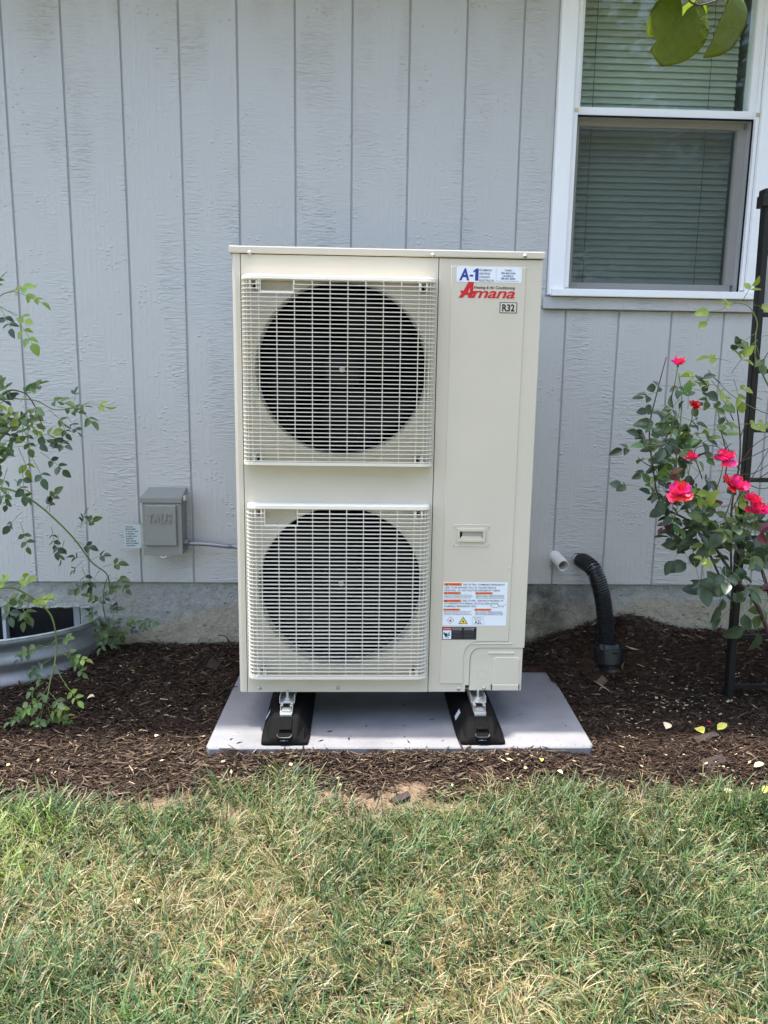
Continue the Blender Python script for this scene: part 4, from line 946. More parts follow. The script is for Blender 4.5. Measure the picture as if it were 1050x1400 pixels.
# left bush: root just outside the frame, upper clump, long arching cane
b1 = at(-70, 900, Y=-.34)
lb = thing('rose_bush', 'green rose bush at left with an arching cane reaching down past the well', 'rose bush', (b1.x, b1.y, -.02))
tw = bmesh.new()
c_main = cane(lb, [b1, at(-60, 760, Y=-.36), at(-30, 640, Y=-.38), at(10, 590, Y=-.40), at(40, 560, Y=-.42)], .006, .003)
arch = cane(lb, [b1+Vector((.01, 0, 0)), at(-70, 740, Y=-.30), at(-30, 672, Y=-.26), at(0, 667, Y=-.24), at(30, 676, Y=-.23), at(62, 698, Y=-.22), at(100, 735, Y=-.20), at(125, 768, Y=-.18), at(146, 785, Y=-.15), at(150, 805, Y=-.13)], .0045, .0022)
c3 = cane(lb, [at(-40, 640, Y=-.40), at(0, 545, Y=-.40), at(30, 536, Y=-.40), at(48, 556, Y=-.40), at(60, 590, Y=-.41)], .003, .0015, 'wood_cane')
c4 = cane(lb, [at(20, 545, Y=-.40), at(50, 548, Y=-.40), at(75, 560, Y=-.40), at(105, 556, Y=-.40), at(122, 550, Y=-.40)], .002, .001)
c5 = cane(lb, [at(-60, 700, Y=-.42), at(-40, 560, Y=-.44), at(-25, 440, Y=-.45), at(0, 405, Y=-.45), at(20, 398, Y=-.45)], .003, .0015)
c6 = cane(lb, [at(-20, 445, Y=-.45), at(-5, 420, Y=-.45), at(10, 425, Y=-.45), at(22, 432, Y=-.45)], .002, .001)
cnt = 0
for i in range(62):      # dense clump
    px = random.uniform(-35, 45); py = random.uniform(545, 632)
    if (px-5)**2/42**2 + (py-586)**2/42**2 > 1: continue
    k = 'mid' if random.random() < .5 else ('lime' if random.random() < .35 else 'dark')
    spray(lb, tw, at(px, py, Y=-.40+random.uniform(-.09, .10)), rdir(), random.choice((3, 5)), random.uniform(.026, .040), k)
for px, py, dx, dz, k, s in ((8, 400, .9, .3, 'lime', .032), (18, 398, 1, -.25, 'lime', .032), (-8, 402, .4, .8, 'mid', .025), (12, 425, .9, -.3, 'lime', .034), (0, 420, .5, -.7, 'dark', .028), (22, 435, .6, -.7, 'lime', .034),
    (35, 540, .6, .5, 'mid', .028), (60, 548, .8, .1, 'mid', .032), (66, 560, .6, -.5, 'mid', .03), (78, 556, 1, -.1, 'mid', .026), (92, 560, .9, .3, 'mid', .026), (105, 556, .8, -.6, 'mid', .034), (118, 551, 1, .0, 'lime', .033), (102, 548, .2, 1, 'dark', .018), (82, 575, .5, -.9, 'dark', .022), (92, 570, .7, -.7, 'dark', .022),
    (60, 600, .9, -.1, 'dark', .03), (55, 618, .8, -.5, 'dark', .032), (30, 635, .1, -1, 'dark', .034), (45, 628, .5, -.8, 'dark', .034), (10, 640, -.2, -.9, 'mid', .03), (0, 660, .2, -.8, 'mid', .026), (20, 655, .3, -.5, 'mid', .024), (-2, 620, -.2, -.5, 'mid', .03), (28, 550, .3, .6, 'mid', .026), (15, 545, -.3, .7, 'mid', .03), (44, 600, .7, .3, 'lime', .040), (25, 612, .2, -.6, 'lime', .036), (38, 585, -.3, .5, 'lime', .036)):
    spray(lb, tw, at(px, py, Y=-.42), (dx, random.uniform(-.4, .2), dz), random.choice((3, 5, 5)), s, k)
for px, py, dx, dz in ((12, 672, -.2, -.9), (30, 700, -.6, -.6), (28, 715, .3, -.9), (68, 700, .1, .5), (70, 720, .1, -1), (62, 698, .5, .9), (88, 738, -.3, -.9), (80, 730, .0, -1), (105, 720, .8, .4), (110, 722, .3, .8), (100, 740, .9, -.2), (112, 768, -.7, -.6), (112, 775, .3, -1), (125, 765, .9, .5), (128, 790, -.8, -.4), (135, 780, -.5, -.9), (140, 775, .9, .3), (150, 790, .9, .1), (158, 795, .8, -.5), (120, 762, -1, .1)):
    spray(lb, tw, at(px, py, Y=-.21), (dx, random.uniform(-.4, .2), dz), random.choice((3, 3, 5)), random.uniform(.022, .033), random.choice(('mid', 'dark', 'mid')))
fin(tw, 'leaf_stalks', M['cane'], lb, kind='stuff'); join_extra(lb)
# low shoots at the wall beside the well
b2 = at(150, 880, Y=-.06)
ls = thing('rose_shoot', 'low leafy shoot growing at the foundation right of the window well', 'shrub', tuple(b2)); tw = bmesh.new()
cane(ls, [b2, at(146, 850, Y=-.07), at(141, 830, Y=-.09), at(143, 800, Y=-.11), at(150, 786, Y=-.12)], .003, .0015)
cane(ls, [b2, at(160, 865, Y=-.08), at(178, 850, Y=-.09)], .002, .001)
for i in range(28):
    t = random.random()
    if i < 22: px, py = random.gauss(158, 14), random.gauss(860, 9)
    else: px, py = random.gauss(143, 6), random.uniform(795, 845)
    if py > 876: py = 870
    spray(ls, tw, at(px, py, Y=-.07+random.uniform(-.06, .03)), (random.gauss(0, 1), random.uniform(-.7, .0), random.gauss(.1, .6)), 3 if i % 2 else 5, random.uniform(.020, .030), random.choice(('mid', 'mid', 'dark')))
fin(tw, 'leaf_stalks', M['cane'], ls, kind='stuff'); join_extra(ls)
# trailing cane drooping in front of the well
b3 = at(-60, 960, Y=-.62)
ld = thing('trailing_rose', 'light green rose cane drooping over the window well onto the mulch', 'rose bush', (b3.x, b3.y, -.04)); tw = bmesh.new()
cane(ld, [b3, at(-70, 860, Y=-.56), at(-30, 815, Y=-.54), at(10, 803, Y=-.53), at(32, 810, Y=-.52), at(55, 825, Y=-.51), at(70, 842, Y=-.50), at(76, 865, Y=-.50), at(77, 885, Y=-.50), at(75, 905, Y=-.51), at(69, 930, Y=-.53), at(64, 958, Y=-.56)], .004, .0020)
cane(ld, [at(77, 882, Y=-.50), at(85, 892, Y=-.50), at(96, 899, Y=-.51)], .0018, .001); cane(ld, [at(75, 907, Y=-.51), at(83, 925, Y=-.52), at(92, 938, Y=-.53)], .0018, .001)
cane(ld, [at(76, 875, Y=-.5), at(66, 884, Y=-.5), at(52, 882, Y=-.5)], .0018, .001)
for px, py, dx, dz, k, s in ((2, 803, .3, .5, 'lime', .032), (15, 802, 1, .5, 'lime', .03), (25, 806, .5, .8, 'lime', .026), (-5, 812, .6, -.5, 'mid', .034), (8, 815, .4, -.9, 'dark', .034), (22, 818, .6, -.7, 'mid', .034), (-10, 825, -.5, -.7, 'dark', .035), (35, 812, .9, -.2, 'lime', .028), (40, 822, -.2, -.9, 'mid', .032), (48, 820, .9, .3, 'lime', .026), (10, 808, -.8, .2, 'lime', .034), (-12, 805, -.6, .5, 'mid', .034), (0, 818, .9, .1, 'mid', .03),
    (80, 873, .8, .3, 'mid', .026), (84, 880, .6, -.7, 'mid', .026), (60, 884, -.9, -.1, 'mid', .025), (52, 883, -.9, -.5, 'dark', .026), (92, 897, .9, -.1, 'lime', .022), (96, 900, .7, -.7, 'mid', .022), (70, 900, -.8, -.5, 'dark', .024), (62, 905, -.8, -.4, 'mid', .026), (72, 925, -.9, .1, 'mid', .026), (60, 932, -.9, -.6, 'mid', .026), (88, 935, .7, -.6, 'lime', .025),
    (68, 935, -.6, -.9, 'mid', .028), (66, 945, .8, -.5, 'mid', .028), (64, 950, -.8, -.5, 'lime', .028), (62, 958, .6, -.8, 'lime', .028), (60, 962, -.2, -1, 'mid', .030), (50, 955, -.8, -.6, 'mid', .028), (76, 955, .5, -1, 'lime', .030), (66, 968, .2, -1, 'mid', .028), (80, 965, .3, -.9, 'mid', .026), (56, 972, -.4, -.9, 'lime', .028), (40, 970, -.9, -.4, 'mid', .024)):
    spray(ld, tw, at(px, py, Y=-.52 - (.06 if py > 930 else 0)), (dx, random.uniform(-.5, .2), dz), random.choice((3, 5)), s, k)
fin(tw, 'leaf_stalks', M['cane'], ld, kind='stuff'); join_extra(ld)

# right rose bush with red blooms
b4 = at(1085, 905, Y=-.42)
rb = thing('rose_bush', 'red flowering rose bush growing through the black trellis at right', 'rose bush', (b4.x, b4.y, .0)); tw = bmesh.new()
root = Vector((b4.x, b4.y, -.02))
YR = -.46
C1 = cane(rb, [root, at(1040, 838, Y=-.44), at(1005, 790, Y=YR), at(975, 745, Y=YR), at(950, 712, Y=YR)], .008, .004, 'wood_cane')
C2 = cane(rb, [at(985, 790, Y=YR), at(950, 720, Y=YR), at(905, 690, Y=YR), at(893, 640, Y=YR), at(888, 585, Y=YR), at(900, 530, Y=YR), at(911, 488, Y=YR)], .004, .0014, 'wood_cane')
C3 = cane(rb, [at(940, 700, Y=YR), at(925, 640, Y=-.48), at(930, 580, Y=-.48), at(932, 545, Y=-.48), at(928, 510, Y=-.48)], .003, .0013)
C4 = cane(rb, [at(1000, 800, Y=YR), at(1000, 700, Y=-.44), at(1010, 640, Y=-.42), at(1012, 600, Y=-.42), at(1008, 560, Y=-.42), at(1006, 550, Y=-.42)], .004, .0015, 'wood_cane')
C5 = cane(rb, [at(990, 660, Y=-.42), at(994, 625, Y=-.42), at(986, 590, Y=-.42), at(982, 565, Y=-.42), at(975, 551, Y=-.42)], .0025, .0012, 'wood_cane')
C6 = cane(rb, [at(1060, 640, Y=-.42), at(1030, 655, Y=-.42), at(1006, 634, Y=-.42), at(990, 600, Y=-.43)], .0018, .001, 'wood_cane')
C7 = cane(rb, [at(1075, 560, Y=-.42), at(1050, 565, Y=-.42), at(1025, 555, Y=-.42), at(1000, 540, Y=-.42), at(985, 525, Y=-.42)], .002, .001, 'cane')
C8 = cane(rb, [at(1075, 700, Y=-.40), at(1060, 560, Y=-.40), at(1042, 510, Y=-.40), at(1033, 490, Y=-.40), at(1033, 460, Y=-.40), at(1035, 440, Y=-.40), at(1025, 420, Y=-.40), at(1012, 415, Y=-.40), at(1000, 416, Y=-.40), at(985, 424, Y=-.40)], .0035, .001, 'cane')
for pts in ([(1008, 640), (1030, 610), (1060, 590)], [(1012, 632), (1040, 618), (1075, 600)], [(1005, 650), (1035, 645), (1070, 620)], [(1010, 655), (1040, 668), (1070, 660)], [(1012, 530), (1026, 538), (1042, 547)], [(1011, 600), (1020, 578), (1024, 560)], [(1003, 575), (996, 560), (988, 545)], [(1003, 590), (994, 575), (990, 568)], [(990, 615), (1000, 606)], [(1040, 505), (1048, 485), (1060, 470)], [(1018, 478), (1030, 482), (1040, 500)], [(893, 640), (880, 632), (872, 625)], [(893, 655), (882, 652), (872, 642)], [(1000, 700), (1010, 680), (1030, 650), (1048, 620), (1060, 590)], [(985, 524), (975, 515), (968, 505)], [(960, 655), (950, 615), (978, 610), (990, 620)]):
    cane(rb, [at(x, y, Y=-.43) for x, y in pts], .0018, .0010, 'wood_cane')
cane(rb, [root, at(1060, 850, Y=-.44), at(1048, 800, Y=-.44), at(1035, 760, Y=-.44)], .008, .005, 'wood_cane')
dens = [(905, 605, 26, 26, 10, .034), (930, 580, 30, 30, 12, .034), (925, 620, 28, 26, 12, .036), (900, 660, 22, 26, 9, .034), (940, 690, 30, 25, 10, .038), (975, 700, 35, 25, 12, .038), (1010, 720, 40, 28, 12, .040), (1000, 760, 45, 30, 12, .042), (955, 750, 25, 22, 4, .042), (1030, 790, 30, 30, 8, .046)]
for cx_, cy_, sx, sy, n_, s_ in dens:
    for i in range(int(n_*2.1)):
        px, py = random.gauss(cx_, sx*.55), random.gauss(cy_, sy*.55)
        if py > 815: continue
        spray(rb, tw, at(px, py, Y=YR+random.uniform(-.12, .07)), rdir(), random.choice((1, 3, 3)), s_*random.uniform(.8, 1.15), random.choices(('dark', 'mid', 'lime', 'red'), (.58, .37, .03, .02))[0])
for px, py, dx, dz, k, s, n_ in ((928, 512, -.1, -.4, 'dark', .026, 3), (932, 528, .9, .5, 'dark', .036, 3), (938, 530, 1, -.1, 'dark', .033, 3), (918, 528, -.8, .1, 'dark', .032, 3), (905, 535, -.9, -.1, 'dark', .034, 3), (930, 545, -.6, -.5, 'dark', .030, 3), (912, 560, -.9, .1, 'dark', .032, 3), (955, 560, .9, .2, 'mid', .036, 3),
    (965, 517, -.9, .2, 'lime', .032, 3), (972, 520, .5, -.4, 'lime', .033, 5), (985, 528, -.9, .2, 'lime', .032, 5), (1000, 510, .2, .6, 'lime', .036, 3), (1000, 495, -.9, .3, 'lime', .036, 3), (1003, 518, .4, -.8, 'lime', .034, 3), (988, 538, -.7, -.3, 'mid', .030, 3), (1000, 535, .7, .2, 'lime', .028, 3), (1010, 580, .9, .1, 'lime', .030, 5), (1030, 580, .9, .1, 'lime', .030, 3), (1035, 535, .9, .1, 'mid', .034, 1), (1016, 482, -.3, .8, 'dark', .026, 1), (1010, 486, -.5, .6, 'dark', .026, 1),
    (1015, 412, .2, .8, 'lime', .030, 3), (1008, 414, -.8, .1, 'lime', .026, 3), (1020, 415, .8, -.1, 'lime', .030, 3), (985, 424, -.9, .0, 'lime', .036, 1), (976, 428, -.7, -.6, 'lime', .03, 1), (1034, 455, -.6, -.3, 'mid', .030, 3), (1036, 465, -.9, -.5, 'mid', .028, 3), (1040, 460, .9, .2, 'mid', .034, 3), (1034, 472, .3, -.8, 'mid', .028, 3),
    (935, 745, -.6, -.8, 'dark', .050, 1), (945, 735, .3, -1, 'dark', .044, 1), (938, 728, -.9, .1, 'dark', .040, 1), (960, 768, -.9, .1, 'dark', .055, 1), (972, 780, -.3, -1, 'dark', .042, 1), (985, 775, .3, -.9, 'mid', .042, 1), (1000, 800, -1, .0, 'dark', .055, 3), (990, 805, -.4, -.9, 'dark', .050, 1), (1010, 815, .3, -.9, 'dark', .050, 1), (1020, 790, .9, -.2, 'dark', .055, 1), (1040, 840, -.8, -.5, 'dark', .060, 1), (1050, 838, -.3, -.9, 'dark', .060, 1), (1045, 820, .5, .1, 'dark', .055, 1), (1000, 830, -.7, -.5, 'dark', .045, 1), (920, 700, -.5, -.6, 'red', .028, 3), (985, 605, .2, -.2, 'dark', .03, 1)):
    spray(rb, tw, at(px, py, Y=-.47), (dx, random.uniform(-.4, .2), dz), n_, s, k)
fin(tw, 'leaf_stalks', M['cane'], rb, kind='stuff'); join_extra(rb)
def petal_mesh(mt, cup, seed):
    rd = random.Random(seed); bm = bmesh.new(); rows = []; n = 6
    for i in range(n+1):
        t = i/n; w = .5*(.25+.95*t-.35*t**4)*(1 if i < n else .72)
        rows.append([bm.verts.new((s*w, t*(1-.10*abs(s)**3) - (.06 if i == n and abs(s) < .3 else 0), cup*(t*t)*.6 + (abs(s)**2)*.22*cup*2*t + .05*math.sin(s*5+rd.random()*6)*t)) for s in (-1, -.6, -.2, .2, .6, 1)])
    for a, b in zip(rows, rows[1:]):
        for k in range(5): bm.faces.new((a[k], a[k+1], b[k+1], b[k]))
    me = bpy.data.meshes.new('petal'); bm.to_mesh(me); bm.free(); me.materials.append(mt)
    for f in me.polygons: f.use_smooth = True
    return me
PM = {c: [petal_mesh(M[c], q, i) for i, q in enumerate((.25, .45, .7, -.15))] for c in ('petal', 'petal_d')}
def bloom(px, py, w, tilt=.35, yaw=0., col='petal', Y=-.61, flat=1.):
    c = at(px, py, Y=Y); r = w/2*(Y-CAM.y)/F_PX*1.03
    ax = Vector((math.sin(yaw)*.5, -tilt, 1)).normalized(); q = ax.to_track_quat('Z', 'Y').to_matrix().to_4x4()
    f = link('rose_flower', None, rb); f.matrix_local = Matrix.Translation(c-rb.location) @ q
    for ring, (n, L, el, off) in enumerate(((6, 1.0, 8, 0), (6, .92, 28, .5), (5, .72, 48, .2), (4, .5, 66, .6))):
        for k in range(n):
            a = 2*math.pi*(k+off)/n+random.uniform(-.25, .25); e = R(el+random.uniform(-14, 14))*flat
            mt = Matrix.Rotation(a, 4, 'Z') @ Matrix.Rotation(e, 4, 'X') @ Matrix.Rotation(random.uniform(-.3, .3), 4, 'Y') @ Matrix.Scale(r*L*random.uniform(.88, 1.1), 4)
            o = link('petal', random.choice(PM[col]), f); o.matrix_local = Matrix.Translation((0, 0, r*.05*ring)) @ mt
    bm = bmesh.new(); bmesh.ops.create_uvsphere(bm, u_segments=8, v_segments=6, radius=r*.16); o = fin(bm, 'calyx', M['leaf_mid'], f, smooth=True, world=False); o.location = (0, 0, -r*.12)
    return c
for px, py, w, ti, ya, co in ((927, 499, 22, .15, .2, 'petal'), (949, 555, 18, .5, 0, 'petal_d'), (945, 628, 20, .3, -.1, 'petal'), (990, 630, 34, .3, 0, 'petal'), (929, 676, 36, .75, -.7, 'petal'), (1003, 666, 36, .6, .3, 'petal'), (1028, 686, 26, .2, .4, 'petal'), (1034, 701, 34, .4, .2, 'petal')):
    c = bloom(px, py, w, ti, ya, co)
    bm = bmesh.new(); tube(bm, [c+Vector((0, .002, -.005)), c+Vector((.004, .02, -.05)), c+Vector((.01, .06, -.11))], [.0016, .0016, .002], 6); fin(bm, 'flower_stem', M['cane'], rb, smooth=True)
bm = bmesh.new(); p = at(991, 652, Y=-.50); bmesh.ops.create_uvsphere(bm, u_segments=8, v_segments=8, radius=.006, matrix=Matrix.Translation(p) @ Matrix.Diagonal((1, 1, 1.6, 1))); fin(bm, 'rose_bud', M['petal'], rb, smooth=True)
# small weed at the foundation right
b5 = on_ground(974, 869)
wd = thing('seedling', 'small bright green seedling at the foundation behind the trellis leg', 'plant', tuple(b5)); tw = bmesh.new()
tube(tw, [b5, b5+Vector((0, 0, .03)), b5+Vector((.002, -.005, .075))], .0012, 5)
for px, py, dx, dz, s in ((970, 852, -.9, .3, .030), (972, 846, -.5, .8, .024), (976, 846, .9, .2, .034), (972, 860, -.8, -.4, .022), (976, 862, .7, -.3, .026), (972, 866, -.3, -.8, .024), (974, 840, .1, 1, .012), (966, 858, -.9, .0, .022), (980, 857, .8, .1, .02)):
    put_leaf(wd, at(px, py, Y=b5.y), (dx, -.2, dz), s, 'mid', face=(0, -.8, .6))
fin(tw, 'stem', M['cane'], wd)
b6 = on_ground(1022, 866)
w2 = thing('hosta_leaf_clump', 'pale yellow green leaf clump at ground level behind the trellis', 'plant', tuple(b6))
for dx, dz, s in ((-.5, .5, .06), (.2, .7, .065), (.7, .4, .055), (-.8, .2, .045)): put_leaf(w2, b6, (dx, -.3, dz), s, 'lime', face=(0, -.8, .6))

# ------------------------------------------------------------------ redbud tree behind the camera whose leaves hang into view
rbT = thing('redbud_tree', 'young redbud tree whose heart shaped green leaves hang into the top right', 'tree', (2.9, -3.5, -.06))
bm = bmesh.new()
tube(bm, spline([(2.9, -3.5, -.1), (2.87, -3.48, .8), (2.78, -3.4, 1.7), (2.7, -3.3, 2.5)], 5), [.05-.0018*i for i in range(16)], 10)
tube(bm, spline([(2.85, -3.47, 1.2), (2.5, -3.1, 1.9), (2.1, -2.6, 1.95), (1.80, -2.22, 1.72), (1.66, -2.12, 1.58), (1.60, -2.10, 1.512)], 6), [.022-.00063*i for i in range(31)], 8)
tube(bm, spline([(2.78, -3.4, 1.7), (3.2, -3.8, 2.4), (3.4, -4.3, 3.0)], 6), [.022-.001*i for i in range(13)], 8)
tube(bm, spline([(2.82, -3.42, 1.6), (2.3, -3.7, 2.3), (1.8, -4.2, 2.8)], 6), [.022-.001*i for i in range(13)], 8)
fin(bm, 'trunk', M['bark'], rbT, smooth=True)
def heart_material():
    g = G('redbud_leaf'); P = g.n('ShaderNodeTexCoord').outputs['Object']; nt = g.nt
    sx = g.n('ShaderNodeSeparateXYZ', {}, _0=P); ang = g.math('ARCTAN2', sx.outputs[0], g.math('ADD', sx.outputs[1], .02))
    vein = g.math('ABSOLUTE', g.math('SINE', g.math('MULTIPLY', ang, 4.2))); vein = g.rng(vein, .0, .07, 1., 0.)
    n = g.n('ShaderNodeTexNoise', {}, Vector=P, Scale=9., Detail=6., Roughness=.6).outputs[0]
    oi = g.n('ShaderNodeObjectInfo').outputs['Random']
    c = g.mix(g.rng(n, .3, .7), (.15, .20, .022, 1), (.21, .27, .035, 1)); c = g.mix(g.math('MULTIPLY', vein, .35), c, (.22, .30, .08, 1)); g.lk(c, 'Base Color')
    cell = g.n('ShaderNodeTexVoronoi', {'feature': 'DISTANCE_TO_EDGE'}, Vector=P, Scale=16.).outputs[0]
    b = g.n('ShaderNodeBump', {}, Strength=.4, Distance=.02, Height=g.math('ADD', g.rng(cell, 0., .08), g.math('MULTIPLY', vein, -.8))); g.lk(b.outputs[0], 'Normal'); g.p.inputs['Roughness'].default_value = .42
    tr_ = g.n('ShaderNodeBsdfTranslucent', {}, _0=g.mix(.4, c, (.20, .27, .02, 1))); mx = g.n('ShaderNodeMixShader', {}, _0=.44, _1=g.p.outputs[0], _2=tr_.outputs[0]); nt.links.new(mx.outputs[0], nt.nodes['Material Output'].inputs[0])
    return g.m
M['heart'] = heart_material()
BITE = -.75
def heart_mesh(bite=False, seed=0, fold=.18):
    """heart outline swept from the stalk point; y to the tip"""
    rd = random.Random(seed); bm = bmesh.new(); rings = []; nA, nR = 48, 8
    for j in range(nR+1):
        row = []
        for i in range(nA):
            th = 2*math.pi*i/nA
            # polar heart, notch at th=-90 deg (stalk), tip at +90 deg
            t = th-math.pi/2; r = .56*(1-.10*math.cos(t)*-1) ; u = abs(((t+math.pi) % (2*math.pi))-math.pi)/math.pi   # u=0 tip, 1 notch
            r = .55+.10*(1-u)**6*1.4 - .40*max(0, (u-.86)/.14)**1.2
            if bite and abs(((t+math.pi) % (2*math.pi))-math.pi-BITE) < .16: r *= .74
            r *= 1+rd.uniform(-.008, .008); f = j/nR
            x, y = r*f*math.cos(th), r*f*math.sin(th)+.46*f*0+.40
            z = fold*abs(x)*1.0 - .25*(y-.4)**2 + .03*math.sin(6*x+seed)*f+.025*math.sin(9*y+seed*2)*f
            row.append(bm.verts.new((x, y, z))); 
            if j == 0: break
        rings.append(row)
    for a, b in zip(rings, rings[1:]):
        for k in range(nA):
            if len(a) == 1: bm.faces.new((a[0], b[k], b[(k+1) % nA]))
            else: bm.faces.new((a[k], b[k], b[(k+1) % nA], a[(k+1) % nA]))
    bmesh.ops.solidify(bm, geom=bm.faces, thickness=.004)
    me = bpy.data.meshes.new('heart_leaf'); bm.to_mesh(me); bm.free(); me.materials.append(M['heart'])
    for f in me.polygons: f.use_smooth = True
    return me
HM = [heart_mesh(False, 1), heart_mesh(True, 2, .06), heart_mesh(False, 3, .5), heart_mesh(False, 4, .3)]
def heart(pos, tip, face, size, k):
    d = Vector(tip).normalized(); f = Vector(face); z = (f-d*f.dot(d)).normalized(); x = d.cross(z)
    o = link('leaf', HM[k], rbT); o.matrix_local = Matrix.Translation(Vector(pos)-rbT.location) @ Matrix((x, d, z)).transposed().to_4x4() @ Matrix.Scale(size, 4); return o
YL = -2.12
heart(at(940, 3, Y=YL), (-.35, -.02, -1), (.1, -1, .25), .058, 1)            # large leaf with a bite
heart(at(997, -10, Y=YL), (-.20, .15, -1), (1.0, -.9, .2), .055, 2)
heart(at(938, -6, Y=YL+.01), (-1, -.35, .12), (0, -.5, 1), .044, 0)
heart(at(955, 2, Y=YL+.03), (-.6, .9, -.62), (.2, -.35, -1), .040, 3)
heart(at(965, -40, Y=YL-.03), (.3, -.3, .5), (.2, .3, 1), .05, 3)
bm = bmesh.new()
tube(bm, spline([(1.60, -2.10, 1.512), at(990, -8, Y=-2.12), at(962, 6, Y=-2.12), at(946, 4, Y=-2.12), at(940, -3, Y=-2.12)], 5), .0009, 6); fin(bm, 'twig', M['wood_cane'], rbT)
for i in range(230):
    if i < 60: t = random.random(); p = Vector((2.5, -3.1, 1.9)).lerp(Vector((1.75, -2.25, 1.80)), t)+Vector((random.gauss(0, .12), random.gauss(-.1, .12), random.uniform(-.02, .25)))
    else: p = Vector((random.gauss(2.7, .55), random.gauss(-4.0, .5), random.gauss(2.8, .45)))
    if p.y > -2.3 and p.z < 1.75: continue
    heart(p, (random.gauss(0, 1), random.gauss(0, 1), -.6), (random.gauss(0, .4), random.gauss(0, .4), 1), random.uniform(.07, .1), random.choice((0, 2, 3)))

# trees across the yard (seen mirrored in the panes)
def tree(x, y, h, w, lab, seed):
    rd = np.random.default_rng(seed); t = thing('shade_tree', lab, 'tree', (x, y, -.06), 'trees across the yard')
    bm = bmesh.new(); tube(bm, spline([(x, y, -.1), (x+.1, y, h*.25), (x-.05, y+.1, h*.6), (x, y, h*.9)], 5), [.22-.012*i for i in range(16)], 10)
    for k in range(9):
        a = k*2.4; z0 = h*(.28+.06*k); tube(bm, spline([(x, y, z0), (x+math.cos(a)*w*.25, y+math.sin(a)*w*.25, z0+h*.10), (x+math.cos(a)*w*.5, y+math.sin(a)*w*.5, z0+h*.15)], 4), [.07-.007*i for i in range(9)], 6)
    fin(bm, 'trunk', M['bark'], t, smooth=True)
    nc = 90; n = 9000
    cc = rd.normal(0, 1, (nc, 3)); cc /= np.linalg.norm(cc, axis=1)[:, None]; cc *= rd.uniform(.45, 1, (nc, 1))**.6; cc *= [w*.5, w*.5, h*.34]; cc += [x, y, h*.62]
    ci = rd.integers(0, nc, n); pos = cc[ci]+rd.normal(0, .32, (n, 3)); s = rd.uniform(.05, .11, n)[:, None]
    u = rd.normal(0, 1, (n, 3)); u /= np.linalg.norm(u, axis=1)[:, None]; v = np.cross(u, rd.normal(0, 1, (n, 3))); v /= np.linalg.norm(v, axis=1)[:, None]
    vv = np.stack([pos-u*s, pos+v*s*.6, pos+u*s, pos-v*s*.6], 1).reshape(-1, 3)
    base = np.array([.05, .09, .03])*rd.uniform(.6, 1.5, (nc, 1)); tint = np.ones((n, 4)); tint[:, :3] = base[ci]*rd.uniform(.8, 1.25, (n, 1)); tint = np.repeat(tint, 4, 0)
    o = mesh_np('crown', vv-np.array([x, y, -.06]), np.arange(4*n).reshape(-1, 4), M['crown'], tint, t)
for i, a in enumerate(((6.5, -9, 7.5, 5.5), (1.5, -11, 9, 6), (10.5, -10.5, 8.5, 6), (-4, -12, 8, 6), (16, -14, 9, 7), (4.2, -15, 11, 7))):
    tree(*a, ('broad green shade tree mirrored in the lower window pane', 'tall green shade tree behind the photographer', 'green shade tree mirrored at the right of the upper pane', 'shade tree across the yard behind the photographer to the left', 'far shade tree at the right end of the yard', 'tallest shade tree at the back of the yard')[i], 20+i)

